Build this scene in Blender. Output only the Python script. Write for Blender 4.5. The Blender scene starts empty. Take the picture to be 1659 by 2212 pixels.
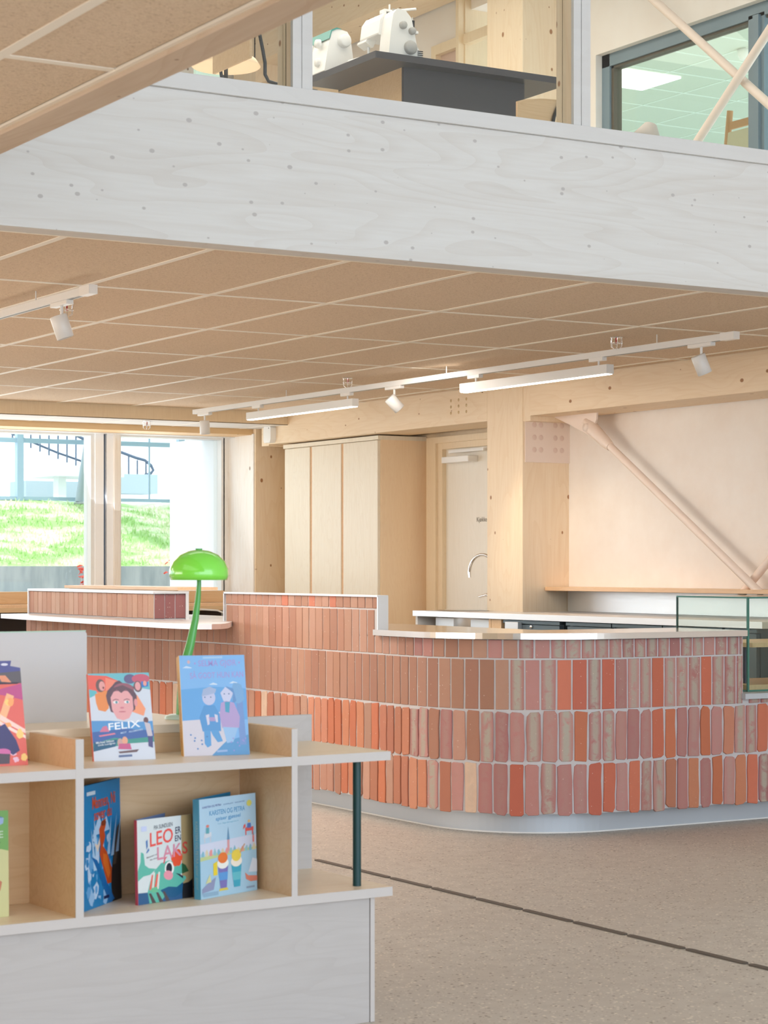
import bpy, math, random
from mathutils import Vector, Matrix

random.seed(7)
SC = bpy.context.scene
COL = SC.collection

# ------------------------------------------------------------------ camera, world, sun, exposure
YAW = math.atan(2769.5 / 4586.5)          # camera looks this far to the right of the +Y axis
EYE = 1.24
cd = bpy.data.cameras.new('camera'); cam = bpy.data.objects.new('camera', cd); COL.objects.link(cam)
cam.location = (0, 0, EYE)
cam.rotation_euler = (math.pi / 2, 0, -YAW)
cd.sensor_fit = 'HORIZONTAL'; cd.sensor_width = 36.0
cd.lens = 36.0 * 4586.5 / 1659
cd.shift_x = 0.0
cd.shift_y = -(1106 - 1225) / 1659.0
cd.clip_start = 0.1; cd.clip_end = 300
cd.dof.use_dof = True; cd.dof.focus_distance = 10.6; cd.dof.aperture_fstop = 13
SC.camera = cam

w = bpy.data.worlds.new('sky'); SC.world = w; w.use_nodes = True
bg = w.node_tree.nodes['Background']; bg.inputs['Color'].default_value = (0.80, 0.89, 1.0, 1)
bg.inputs['Strength'].default_value = 2.9

sd = bpy.data.lights.new('sun', 'SUN'); sun = bpy.data.objects.new('sun', sd); COL.objects.link(sun)
sd.energy = 1.7; sd.angle = math.radians(1.0); sd.color = (1.0, 0.95, 0.86)
sun.rotation_euler = Vector((0.42, 0.52, -0.74)).to_track_quat('-Z', 'Y').to_euler()

def area(name, loc, size, energy, color, direction, spread=180):
    d = bpy.data.lights.new(name, 'AREA'); d.shape = 'RECTANGLE'; d.size, d.size_y = size
    d.energy = energy; d.color = color; d.spread = math.radians(spread)
    o = bpy.data.objects.new(name, d); COL.objects.link(o); o.location = loc
    o.rotation_euler = Vector(direction).to_track_quat('-Z', 'Y').to_euler()
    return o
WARM = (1.0, 0.93, 0.85); COOL = (0.76, 0.87, 1.0)
area('daylight_front', (3.5, -3.5, 2.2), (9.0, 4.0), 215, (0.73, 0.86, 1.0), (0.25, 1, 0.10))
area('fill_left', (-5.5, 9.5, 1.4), (7.0, 2.2), 285, (1.0, 0.97, 0.93), (1, 0.05, 1.3))  # added fill tilted up to brighten the ceiling, no window on this side
area('daylight_window', (4.9, 15.35, 1.65), (5.0, 1.2), 45, (0.95, 0.98, 1.0), (0, -1, 0.6))
area('ceiling_fill_bar', (6.3, 10.6, 2.33), (0.6, 5.6), 72, WARM, (0.2, 0.1, -1))  # unseen fill added to brighten the warm zone behind the bar
area('ceiling_fill_mid', (3.5, 11.2, 2.33), (1.2, 5.0), 50, WARM, (0, 0, -1))  # added fill over the middle of the room, not a fixture
area('ceiling_fill_left', (0.3, 11.0, 2.33), (2.0, 5.0), 110, WARM, (0.3, 0, -1))  # added warm fill for the left part, no fixture there
area('ceiling_fill_near', (0.4, 4.2, 2.36), (2.0, 3.0), 20, WARM, (0, 0, -1))  # added fill that lifts the foreground shelf tops
area('upper_light', (4.9, 10.6, 5.2), (4.5, 5.0), 160, (1.0, 0.92, 0.82), (0, 0, -1))
area('back_room_light', (11.5, 14.5, 5.2), (4.0, 5.0), 300, (0.96, 1.0, 0.97), (0, 0, -1))

SC.view_settings.view_transform = 'Standard'
SC.view_settings.look = 'None'
SC.view_settings.exposure = 0.0
SC.view_settings.gamma = 1.0
SC.view_settings.use_curve_mapping = False
SC.cycles.max_bounces = 8
SC.cycles.diffuse_bounces = 5
SC.cycles.glossy_bounces = 4
SC.cycles.transmission_bounces = 6
SC.cycles.transparent_max_bounces = 12
SC.cycles.sample_clamp_indirect = 6
SC.cycles.caustics_reflective = False
SC.cycles.caustics_refractive = False

# ------------------------------------------------------------------ materials
def lin(c):
    return tuple((x / 12.92 if x <= 0.04045 else ((x + 0.055) / 1.055) ** 2.4) for x in c)
def rgb(r, g, b):
    return lin((r / 255, g / 255, b / 255)) + (1,)
_m = {}
def mat(name, col, rough=0.5, metal=0.0, emit=None, estr=1.0, spec=None, coat=0.0):
    if name in _m: return _m[name]
    m = bpy.data.materials.new(name); m.use_nodes = True
    b = m.node_tree.nodes['Principled BSDF']
    b.inputs['Base Color'].default_value = col
    b.inputs['Roughness'].default_value = rough
    b.inputs['Metallic'].default_value = metal
    if spec is not None: b.inputs['Specular IOR Level'].default_value = spec
    if coat: b.inputs['Coat Weight'].default_value = coat
    if emit:
        b.inputs['Emission Color'].default_value = emit; b.inputs['Emission Strength'].default_value = estr
    _m[name] = m
    return m
class NT:
    def __init__(s, m): s.t = m.node_tree; s.b = s.t.nodes['Principled BSDF']
    def n(s, typ, **kw):
        x = s.t.nodes.new(typ)
        for k, v in kw.items():
            if k in x.inputs.keys(): x.inputs[k].default_value = v
            else: setattr(x, k, v)
        return x
    def l(s, a, b): s.t.links.new(a, b)
    def mix(s, fac, a, b, blend='MIX'):
        x = s.t.nodes.new('ShaderNodeMix'); x.data_type = 'RGBA'; x.blend_type = blend
        for sock, v in ((x.inputs[0], fac), (x.inputs[6], a), (x.inputs[7], b)):
            if isinstance(v, (int, float, tuple)): sock.default_value = v
            else: s.l(v, sock)
        return x.outputs[2]
    def ramp(s, src, p0, p1, c0=(0, 0, 0, 1), c1=(1, 1, 1, 1)):
        r = s.t.nodes.new('ShaderNodeValToRGB'); r.color_ramp.elements[0].position = p0; r.color_ramp.elements[1].position = p1
        r.color_ramp.elements[0].color = c0; r.color_ramp.elements[1].color = c1
        s.l(src, r.inputs[0]); return r.outputs[0]
    def coords(s, scale, rot=(0, 0, 0)):
        tc = s.n('ShaderNodeTexCoord'); mp = s.n('ShaderNodeMapping')
        mp.inputs['Scale'].default_value = scale; mp.inputs['Rotation'].default_value = rot
        s.l(tc.outputs['Object'], mp.inputs['Vector']); return mp.outputs[0]
    def noise(s, vec, scale, detail=3, rough=0.5, dist=0.0):
        x = s.n('ShaderNodeTexNoise'); x.inputs['Scale'].default_value = scale; x.inputs['Detail'].default_value = detail
        x.inputs['Roughness'].default_value = rough; x.inputs['Distortion'].default_value = dist
        s.l(vec, x.inputs['Vector']); return x.outputs[0]
    def bump(s, h, strength, dist=0.01):
        x = s.n('ShaderNodeBump'); x.inputs['Strength'].default_value = strength; x.inputs['Distance'].default_value = dist
        s.l(h, x.inputs['Height']); s.l(x.outputs[0], s.b.inputs['Normal'])

def wood(name, base, grain, axis=0, knots=0.0, knotcol=None, rough=0.55, gscale=26, gamt=0.55, knot_scale=3.2, lam=0.0):
    """timber with grain running along an axis, oval knots and glue lines of lamellae"""
    if name in _m: return _m[name]
    m = mat(name, base, rough); t = NT(m)
    st = [1.0, 1.0, 1.0]; st[axis] = 0.06
    v = t.coords(tuple(st))
    n1 = t.noise(v, gscale, 4, 0.6, 0.9)
    n2 = t.noise(v, gscale * 4.5, 2, 0.5)
    st2 = [1.0, 1.0, 1.0]; st2[axis] = 0.16
    n0 = t.noise(t.coords(tuple(st2)), gscale * .22, 2, 0.4, 0.4)
    mm = t.n('ShaderNodeMath', operation='MULTIPLY'); mm.inputs[1].default_value = 16.0; t.l(n0, mm.inputs[0])
    fr = t.n('ShaderNodeMath', operation='FRACT'); t.l(mm.outputs[0], fr.inputs[0])
    line = t.ramp(fr.outputs[0], 0.0, 0.45, (1, 1, 1, 1), (0, 0, 0, 1))
    ga = t.ramp(n1, 0.42, 0.66)
    g = t.mix(0.55, ga, line)
    g2 = t.ramp(n2, 0.35, 0.75)
    c = t.mix(g, base, grain)
    mx = t.n('ShaderNodeMix'); mx.data_type = 'RGBA'
    mx.inputs[0].default_value = gamt; mx.inputs[6].default_value = base; t.l(c, mx.inputs[7]); c = mx.outputs[2]
    sc = t.n('ShaderNodeMath', operation='MULTIPLY'); sc.inputs[1].default_value = 0.22; t.l(g2, sc.inputs[0])
    c = t.mix(sc.outputs[0], c, grain)
    if knots > 0:
        tc = t.n('ShaderNodeTexCoord'); sx = t.n('ShaderNodeSeparateXYZ'); t.l(tc.outputs['Object'], sx.inputs[0])
        o1, o2 = [k for k in (0, 1, 2) if k != axis]
        ad = t.n('ShaderNodeMath', operation='ADD'); t.l(sx.outputs[o1], ad.inputs[0]); t.l(sx.outputs[o2], ad.inputs[1])
        ms = t.n('ShaderNodeMath', operation='MULTIPLY'); ms.inputs[1].default_value = 0.72; t.l(sx.outputs[axis], ms.inputs[0])
        cx = t.n('ShaderNodeCombineXYZ'); t.l(ms.outputs[0], cx.inputs[0]); t.l(ad.outputs[0], cx.inputs[1])
        vo = t.n('ShaderNodeTexVoronoi'); vo.voronoi_dimensions = '2D'; vo.inputs['Scale'].default_value = knot_scale * 1.9; vo.inputs['Randomness'].default_value = 1.0
        t.l(cx.outputs[0], vo.inputs['Vector'])
        d = vo.outputs['Distance']
        sep = t.n('ShaderNodeSeparateColor'); t.l(vo.outputs['Color'], sep.inputs[0])
        # size of each knot from the cell colour
        sz = t.n('ShaderNodeMapRange'); sz.inputs['From Min'].default_value = 1 - knots; sz.inputs['From Max'].default_value = 1.0
        sz.inputs['To Min'].default_value = 0.0; sz.inputs['To Max'].default_value = 0.095
        t.l(sep.outputs[0], sz.inputs['Value'])
        df = t.n('ShaderNodeMath', operation='SUBTRACT'); t.l(sz.outputs[0], df.inputs[0]); t.l(d, df.inputs[1])
        kk = t.n('ShaderNodeMapRange'); kk.inputs['From Min'].default_value = 0.0; kk.inputs['From Max'].default_value = 0.03
        t.l(df.outputs[0], kk.inputs['Value'])
        c = t.mix(kk.outputs[0], c, knotcol or grain)
    t.l(c, t.b.inputs['Base Color'])
    t.bump(n2, 0.04, 0.002)
    return m

SPRUCE = rgb(243, 222, 192); SPRUCE_G = rgb(228, 198, 158); KNOT = rgb(164, 116, 74)
W_BEAM = wood('white_oiled_spruce_x', rgb(222, 221, 218), rgb(203, 196, 188), 0, 0.92, rgb(188, 184, 181), 0.6, 16, 0.5, 5.2)
W_BEAM_WARM = wood('white_oiled_spruce_warm_lit', rgb(214, 194, 172), rgb(190, 160, 130), 1, 0.35, rgb(160, 128, 100), 0.6, 16, 0.5, 3.4)  # same white spruce, warm light on the underside put into the colour
W_TRIM = wood('white_painted_wood', rgb(218, 217, 215), rgb(206, 203, 200), 0, 0, None, 0.5, 10, 0.3)
W_SPR_Y = wood('spruce_glulam_y', SPRUCE, SPRUCE_G, 1, 0.6, KNOT, 0.55, 22, 0.5, 3.6)
W_SPR_Z = wood('spruce_glulam_z', SPRUCE, SPRUCE_G, 2, 0.5, KNOT, 0.55, 22, 0.5, 3.4)
W_SPR_X = wood('spruce_glulam_x', rgb(226, 188, 138), SPRUCE_G, 0, 0.4, KNOT, 0.55, 22, 0.5, 3.4)
W_PALE_Z = wood('pale_spruce_boards', rgb(244, 240, 234), rgb(226, 214, 200), 2, 0.35, rgb(150, 128, 110), 0.55, 22, 0.5, 3.6)
W_FINE_Z = wood('oak_veneer_vertical', rgb(236, 216, 184), rgb(224, 200, 164), 2, 0, None, 0.45, 40, 0.5)
W_PALEV_Z = wood('pale_veneer_doors', rgb(236, 226, 206), rgb(222, 206, 180), 2, 0, None, 0.45, 40, 0.5)
W_DOORPAN = wood('pale_door_leaf', rgb(240, 234, 222), rgb(230, 222, 206), 2, 0, None, 0.45, 30, 0.4)
W_SHELF = wood('light_beech_shelf', rgb(238, 200, 160), rgb(216, 170, 124), 1, 0, None, 0.4, 30, 0.4)
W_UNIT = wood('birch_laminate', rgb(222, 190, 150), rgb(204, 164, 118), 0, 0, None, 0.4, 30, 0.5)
W_UNIT_WARM_TOP = wood('birch_laminate_warm_lit', rgb(240, 224, 200), rgb(228, 206, 176), 0, 0, None, 0.38, 30, 0.5)  # same unit laminate, warm ceiling light on tops put into the colour
W_UNIT_COOL = wood('birch_laminate_cool_lit', rgb(190, 187, 186), rgb(178, 174, 172), 0, 0, None, 0.5, 30, 0.6)  # same laminate on front faces, cool daylight painted in as grey
M_EDGE_COOL = mat('cool_lit_edge', rgb(200, 196, 194), 0.5)  # front edges of that laminate, greyed for the cool light
M_WHITE = mat('white_lacquer', rgb(232, 231, 228), 0.35)
M_WHITE_M = mat('white_plastic', rgb(238, 236, 232), 0.3)
M_GRID = mat('white_grid_bar', rgb(250, 242, 228), 0.5)
M_PLASTER = mat('cream_plaster', rgb(240, 234, 226), 0.9)
t = NT(M_PLASTER); v = t.coords((1, 1, 1)); n = t.noise(v, 3.5, 4, 0.6); n2 = t.noise(v, 180, 3, 0.6)
t.l(t.mix(t.ramp(n, 0.35, 0.7), rgb(244, 238, 231), rgb(239, 230, 221)), t.b.inputs['Base Color']); t.bump(n2, 0.08, 0.004)
M_PLASTER_W = mat('pale_grey_plaster', rgb(225, 222, 216), 0.9)

def steel(name, col, rough, axis):
    m = mat(name, col, rough, 1.0); t = NT(m)
    st = [60.0, 60.0, 60.0]; st[axis] = 1.0
    v = t.coords(tuple(st)); n = t.noise(v, 6, 2)
    mr = t.n('ShaderNodeMapRange'); mr.inputs['To Min'].default_value = rough * 0.75; mr.inputs['To Max'].default_value = rough * 1.3
    t.l(n, mr.inputs['Value']); t.l(mr.outputs[0], t.b.inputs['Roughness'])
    return m
STEEL = mat('polished_steel', (0.80, 0.80, 0.81, 1), 0.16, 1.0)
STEEL_L = steel('pale_satin_steel', (0.86, 0.87, 0.89, 1), 0.45, 1)
STEEL_R = steel('satin_steel', (0.74, 0.75, 0.76, 1), 0.42, 1)
CHROME = mat('chrome', (0.85, 0.85, 0.85, 1), 0.08, 1.0)
M_PLINTH = mat('grey_plinth_sheet', rgb(196, 204, 212), 0.4, 0.2)
M_DARKGREY = mat('dark_grey_laminate', rgb(70, 69, 73), 0.45)
M_FRIDGE = mat('blue_grey_steel_front', rgb(96, 110, 118), 0.4, 0.5)
M_BLACK = mat('black_metal', rgb(26, 27, 30), 0.35)
M_SHADED = mat('shaded_void', rgb(52, 42, 36), 0.7)
M_TEAL = mat('dark_teal_steel_tube', rgb(8, 62, 66), 0.35)
M_LAMPG = mat('lime_green_gloss', rgb(132, 232, 78), 0.12, 0.0, coat=0.6)
M_LAMPS = mat('green_stem_gloss', rgb(84, 170, 84), 0.2)
M_BLUEGREY = mat('blue_grey_frame', rgb(122, 142, 152), 0.45)
M_PINKROD = mat('pale_pink_steel', rgb(240, 222, 208), 0.45)
M_GREYPANEL = mat('grey_felt_panel', rgb(206, 206, 209), 0.9)
M_TGREY = mat('thin_white_line', rgb(240, 240, 238), 0.4)
M_STRIP = mat('dark_guide_strip', rgb(92, 84, 76), 0.6)

# wood wool ceiling tile
M_TILE = mat('wood_wool_tile', rgb(186, 152, 118), 0.95); t = NT(M_TILE)
v = t.coords((1, 1, 1)); a = t.noise(v, 90, 4, 0.7, 2.0); b = t.noise(t.coords((0.35, 1, 1)), 240, 3, 0.7, 1.0)
c = t.mix(t.ramp(a, 0.35, 0.7), rgb(238, 216, 190), rgb(222, 198, 170))
c = t.mix(t.ramp(b, 0.56, 0.66), c, rgb(176, 146, 114))
t.l(c, t.b.inputs['Base Color']); t.bump(a, 0.35, 0.006)

# terrazzo floor
M_FLOOR = mat('ground_concrete_terrazzo', rgb(190, 176, 160), 0.5); t = NT(M_FLOOR)
v = t.coords((1, 1, 1))
big = t.noise(v, 0.9, 3, 0.5); mid = t.noise(v, 14, 3, 0.6)
c = t.mix(t.ramp(big, 0.3, 0.7), rgb(202, 196, 186), rgb(194, 186, 175))
c = t.mix(t.ramp(mid, 0.4, 0.8), c, rgb(184, 176, 166))
for sc_, lo, hi, colr, thr in ((70, 0.86, 0.89, rgb(232, 222, 206), 0.30), (95, 0.85, 0.88, rgb(224, 216, 204), 0.32), (62, 0.87, 0.90, rgb(120, 106, 94), 0.27), (120, 0.9, 0.93, rgb(140, 124, 112), 0.3)):
    vo = t.n('ShaderNodeTexVoronoi'); vo.inputs['Scale'].default_value = sc_; t.l(v, vo.inputs['Vector'])
    sep = t.n('ShaderNodeSeparateColor'); t.l(vo.outputs['Color'], sep.inputs[0])
    keep = t.ramp(sep.outputs[0], lo, hi)
    inside = t.ramp(vo.outputs['Distance'], thr, thr + 0.06, (1, 1, 1, 1), (0, 0, 0, 1))
    mu = t.n('ShaderNodeMath', operation='MULTIPLY'); t.l(keep, mu.inputs[0]); t.l(inside, mu.inputs[1])
    c = t.mix(mu.outputs[0], c, colr)
t.l(c, t.b.inputs['Base Color'])

# bricks : base colour is a colour attribute that every brick carries, mottled by noise
M_BRICK = mat('reused_clay_brick', (0.5, 0.2, 0.1, 1), 0.62); t = NT(M_BRICK)
at_ = t.n('ShaderNodeAttribute', attribute_name='tone'); gr = t.n('ShaderNodeAttribute', attribute_name='lime')
uvn = t.n('ShaderNodeUVMap'); uvn.uv_map = 'face'
v = t.coords((1, 1, 1)); n = t.noise(v, 22, 4, 0.6, 0.6); n2 = t.noise(v, 300, 3, 0.7)
sx = t.n('ShaderNodeSeparateXYZ'); t.l(uvn.outputs[0], sx.inputs[0])
def edge(sock):
    s1 = t.n('ShaderNodeMath', operation='SUBTRACT'); s1.inputs[1].default_value = 0.5; t.l(sock, s1.inputs[0])
    s2 = t.n('ShaderNodeMath', operation='ABSOLUTE'); t.l(s1.outputs[0], s2.inputs[0])
    return t.ramp(s2.outputs[0], 0.16, 0.46, (1, 1, 1, 1), (0, 0, 0, 1))
e1 = edge(sx.outputs[0])
mu = t.n('ShaderNodeMath', operation='MULTIPLY'); t.l(e1, mu.inputs[0]); t.l(gr.outputs['Fac'], mu.inputs[1])
mu2 = t.n('ShaderNodeMath', operation='MULTIPLY'); t.l(mu.outputs[0], mu2.inputs[0]); t.l(t.ramp(n, 0.32, 0.50), mu2.inputs[1])
c = t.mix(mu2.outputs[0], at_.outputs['Color'], rgb(178, 174, 160))
c = t.mix(t.ramp(n, 0.3, 0.8, (0, 0, 0, 1), (0.16, 0.16, 0.16, 1)), c, rgb(170, 100, 78))
vo = t.n('ShaderNodeTexVoronoi'); vo.inputs['Scale'].default_value = 70; t.l(v, vo.inputs['Vector'])
sp = t.n('ShaderNodeSeparateColor'); t.l(vo.outputs['Color'], sp.inputs[0])
k1 = t.ramp(sp.outputs[1], 0.90, 0.93); k2 = t.ramp(vo.outputs['Distance'], 0.10, 0.2, (1, 1, 1, 1), (0, 0, 0, 1))
m3 = t.n('ShaderNodeMath', operation='MULTIPLY'); t.l(k1, m3.inputs[0]); t.l(k2, m3.inputs[1])
m4 = t.n('ShaderNodeMath', operation='MULTIPLY'); m4.inputs[1].default_value = 0.6; t.l(m3.outputs[0], m4.inputs[0])
c = t.mix(m4.outputs[0], c, rgb(230, 214, 200))
t.l(c, t.b.inputs['Base Color']); t.bump(n2, 0.25, 0.003)
M_MORTAR = mat('pale_lime_mortar', rgb(202, 200, 202), 0.9)

def glass_mat(name, tint, refl=0.08):
    if name in _m: return _m[name]
    m = bpy.data.materials.new(name); m.use_nodes = True; nt = m.node_tree; nt.nodes.clear()
    o = nt.nodes.new('ShaderNodeOutputMaterial'); tr = nt.nodes.new('ShaderNodeBsdfTransparent'); gl = nt.nodes.new('ShaderNodeBsdfGlossy')
    mx = nt.nodes.new('ShaderNodeMixShader'); lw = nt.nodes.new('ShaderNodeLayerWeight'); lw.inputs[0].default_value = 0.5
    pw = nt.nodes.new('ShaderNodeMath'); pw.operation = 'POWER'; pw.inputs[1].default_value = 4.0; nt.links.new(lw.outputs['Facing'], pw.inputs[0])
    fr = nt.nodes.new('ShaderNodeMath'); fr.operation = 'MULTIPLY_ADD'; fr.inputs[1].default_value = 0.7; fr.inputs[2].default_value = refl * .4; nt.links.new(pw.outputs[0], fr.inputs[0])
    tr.inputs[0].default_value = tint; gl.inputs['Roughness'].default_value = 0.0
    nt.links.new(fr.outputs[0], mx.inputs[0]); nt.links.new(tr.outputs[0], mx.inputs[1]); nt.links.new(gl.outputs[0], mx.inputs[2])
    nt.links.new(mx.outputs[0], o.inputs[0]); _m[name] = m; return m
M_GLASS = glass_mat('clear_glass', (0.97, 0.985, 0.98, 1))
M_GLASSG = glass_mat('green_tinted_glass', (0.90, 0.95, 0.92, 1))
M_GEDGE = mat('green_glass_edge', rgb(70, 128, 116), 0.2)
M_GEDGE_D = mat('dark_green_glass_edge', rgb(52, 84, 80), 0.2)

# ------------------------------------------------------------------ mesh builder
class MB:
    def __init__(s): s.v = []; s.f = []; s.mi = []; s.sm = []
    def add(s, vs, fs, mi=0, smooth=False):
        b = len(s.v); s.v += [tuple(p) for p in vs]
        for f in fs: s.f.append(tuple(b + i for i in f)); s.mi.append(mi); s.sm.append(smooth)
        return s
    def box(s, x0, x1, y0, y1, z0, z1, mi=0):
        vs = [(x, y, z) for z in (z0, z1) for y in (y0, y1) for x in (x0, x1)]
        return s.add(vs, [(0, 2, 3, 1), (4, 5, 7, 6), (0, 1, 5, 4), (2, 6, 7, 3), (0, 4, 6, 2), (1, 3, 7, 5)], mi)
    def prism(s, poly, z0, z1, mi=0, top_mi=None, smooth=False):
        n = len(poly); vs = [(x, y, z0) for x, y in poly] + [(x, y, z1) for x, y in poly]
        s.add(vs, [(i, (i + 1) % n, n + (i + 1) % n, n + i) for i in range(n)], mi, smooth)
        s.add(vs, [tuple(range(n))[::-1]], mi); s.add(vs, [tuple(range(n, 2 * n))], mi if top_mi is None else top_mi)
        return s
    def prof(s, pts, axis, a0, a1, mi=0):
        """extrude a closed 2D outline along axis (0: pts=(y,z), 1: pts=(x,z))"""
        n = len(pts)
        mk = (lambda a, p: (a, p[0], p[1])) if axis == 0 else (lambda a, p: (p[0], a, p[1]))
        vs = [mk(a0, p) for p in pts] + [mk(a1, p) for p in pts]
        s.add(vs, [(i, (i + 1) % n, n + (i + 1) % n, n + i) for i in range(n)], mi)
        s.add(vs, [tuple(range(n))[::-1], tuple(range(n, 2 * n))], mi); return s
    def tube(s, pts, r, seg=12, mi=0, cap=True):
        pts = [Vector(p) for p in pts]; rs = r if isinstance(r, (list, tuple)) else [r] * len(pts)
        rings = []; prev = None
        for i, p in enumerate(pts):
            a = pts[max(i - 1, 0)]; b = pts[min(i + 1, len(pts) - 1)]; d = (b - a).normalized()
            if prev is None:
                up = Vector((0, 0, 1)) if abs(d.z) < 0.9 else Vector((1, 0, 0)); u = d.cross(up).normalized()
            else:
                u = (prev - d * prev.dot(d)).normalized()
            prev = u; w_ = d.cross(u)
            rings.append([p + (u * math.cos(2 * math.pi * k / seg) + w_ * math.sin(2 * math.pi * k / seg)) * rs[i] for k in range(seg)])
        vs = [q for ring in rings for q in ring]; fs = []
        for i in range(len(pts) - 1):
            for k in range(seg):
                a = i * seg + k; b = i * seg + (k + 1) % seg; fs.append((a, b, b + seg, a + seg))
        s.add(vs, fs, mi, True)
        if cap: s.add(vs, [tuple(range(seg))[::-1], tuple(range((len(pts) - 1) * seg, len(pts) * seg))], mi)
        return s
    def lathe(s, prof, c, seg=32, mi=0, axis=(0, 0, 1)):
        ax = Vector(axis).normalized(); u = ax.orthogonal().normalized(); w_ = ax.cross(u); c = Vector(c)
        vs = [c + ax * h + (u * math.cos(2 * math.pi * k / seg) + w_ * math.sin(2 * math.pi * k / seg)) * r for r, h in prof for k in range(seg)]
        fs = []
        for i in range(len(prof) - 1):
            for k in range(seg):
                a = i * seg + k; b = i * seg + (k + 1) % seg; fs.append((a, b, b + seg, a + seg))
        return s.add(vs, fs, mi, True)
    def cyl(s, p0, p1, r, seg=20, mi=0): return s.tube([p0, p1], r, seg, mi)
    def build(s, name, mats, parent=None, bevel=0.0, local=False):
        me = bpy.data.meshes.new(name)
        if parent is not None and not local:
            T = PM[parent.name].inverted(); vs = [T @ Vector(p) for p in s.v]
        else: vs = s.v
        me.from_pydata([tuple(p) for p in vs], [], s.f)
        mats = mats if isinstance(mats, (list, tuple)) else [mats]
        for m in mats: me.materials.append(m)
        for p, mi, sm in zip(me.polygons, s.mi, s.sm): p.material_index = mi; p.use_smooth = sm
        me.update()
        o = bpy.data.objects.new(name, me); COL.objects.link(o)
        if parent is not None:
            o.parent = parent; PM[o.name] = PM[parent.name]
        if bevel:
            b = o.modifiers.new('bevel', 'BEVEL'); b.width = bevel; b.segments = 2; b.limit_method = 'ANGLE'; b.harden_normals = False
        return o
PM = {}
def tag(o, label=None, cat=None, group=None, kind=None):
    if label: o['label'] = label
    if cat: o['category'] = cat
    if group: o['group'] = group
    if kind: o['kind'] = kind
    return o
def thing(name, label, cat, loc=(0, 0, 0), rotz=0.0, group=None, rotx=0.0, kind=None):
    o = bpy.data.objects.new(name, None); COL.objects.link(o); o.location = loc; o.rotation_euler = (rotx, 0, rotz)
    o.empty_display_size = 0.1
    PM[o.name] = Matrix.Translation(loc) @ Matrix.Rotation(rotz, 4, 'Z') @ Matrix.Rotation(rotx, 4, 'X')
    return tag(o, label, cat, group, kind)
def struct(name, mb, mats, label, cat, bevel=0.0):
    return tag(mb.build(name, mats, None, bevel), label, cat, None, 'structure')
def box(*a): return MB().box(*a)
def dup(root, loc, rotz=None, label=None):
    r = root.copy(); COL.objects.link(r); r.location = loc
    if rotz is not None: r.rotation_euler = (0, 0, rotz)
    if label: r['label'] = label
    for ch in list(root.children):
        c = ch.copy(); COL.objects.link(c); c.parent = r
        for g in list(ch.children):
            d = g.copy(); COL.objects.link(d); d.parent = c
    return r
def text_mesh(s, font_size=1.0, extrude=0.0, bold=0.0):
    cu = bpy.data.curves.new('lettering', 'FONT'); cu.body = s; cu.size = font_size; cu.extrude = extrude; cu.offset = bold; cu.resolution_u = 3
    o = bpy.data.objects.new('lettering', cu); COL.objects.link(o)
    bpy.context.view_layer.update()
    me = bpy.data.meshes.new_from_object(o.evaluated_get(bpy.context.evaluated_depsgraph_get()))
    vs = [tuple(v.co) for v in me.vertices]; fs = [tuple(p.vertices) for p in me.polygons]
    bpy.data.objects.remove(o); bpy.data.curves.remove(cu); bpy.data.meshes.remove(me)
    x0 = min(v[0] for v in vs); x1 = max(v[0] for v in vs); y0 = min(v[1] for v in vs); y1 = max(v[1] for v in vs)
    return [((x - x0) / (x1 - x0), (y - y0) / (y1 - y0)) for x, y, z in vs], fs

# ------------------------------------------------------------------ setting: floor, walls, ceilings, beams
struct('floor', box(-7, 12, -5, 15.9, -0.2, 0.0), M_FLOOR, 'speckled ground concrete floor of the library', 'floor')
struct('wall_right', box(8.22, 8.5, -5.0, 11.68, 0, 2.95), M_PLASTER, 'cream plastered wall behind the bar', 'wall')
struct('wall_right_recess', box(8.34, 8.5, 11.68, 15.9, 0, 2.95), W_FINE_Z, 'pale wood lined wall around the kitchen door', 'wall')
u = MB()
u.box(8.22, 8.4, -5.0, 11.68, 4.53, 5.6); u.box(8.22, 8.4, 10.98, 11.68, 2.95, 4.53); u.box(8.22, 8.4, -5.0, 8.0, 2.95, 4.53)
u.box(8.22, 8.4, 12.49, 15.9, 2.95, 5.6); u.box(8.22, 8.4, 11.68, 12.49, 5.15, 5.6)
struct('wall_right_upper', u, M_PLASTER, 'cream plastered upper wall with an internal window', 'wall')
b = MB(); b.box(-7, 8.5, 15.5, 15.8, 0, 0.9); b.box(-7, 8.5, 15.5, 15.8, 2.30, 5.6); b.box(7.79, 8.5, 15.42, 15.56, 0.9, 2.30)
struct('wall_back', b, W_PALE_Z, 'pale timber garden wall around the large windows', 'wall')
struct('wall_left', box(-7.2, -7, -5.0, 15.8, 0, 5.6), W_FINE_Z, 'timber wall at the far left', 'wall')

# ceilings
def ceiling_tiles(mb, x0, x1, y0, y1, xs, ys, zt):
    """wood wool tiles between the lines xs and ys, with a narrow gap for the grid bars"""
    X = [x0] + [x for x in xs if x0 + .03 < x < x1 - .03] + [x1]; Y = [y0] + [y for y in ys if y0 + .03 < y < y1 - .03] + [y1]
    for i in range(len(X) - 1):
        for j in range(len(Y) - 1):
            mb.box(X[i] + .011, X[i + 1] - .011, Y[j] + .011, Y[j + 1] - .011, zt, zt + 0.04)
XS = [2.983 + 0.5942 * (k) for k in range(-17, 9)]
YS = [8.388 + 1.2205 * k for k in range(-8, 6)]
c1 = MB(); ceiling_tiles(c1, -7, 7.85, 7.075, 14.44, XS, YS, 2.438)
struct('ceiling', c1, M_TILE, 'wood wool tiled ceiling under the upper floor', 'ceiling')
g = MB()
for x in XS: g.box(x - .015, x + .015, 7.07, 14.44, 2.4355, 2.47)
for y in YS:
    if 7.1 < y < 14.4: g.box(-7, 7.85, y - .015, y + .015, 2.4357, 2.47)
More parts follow.
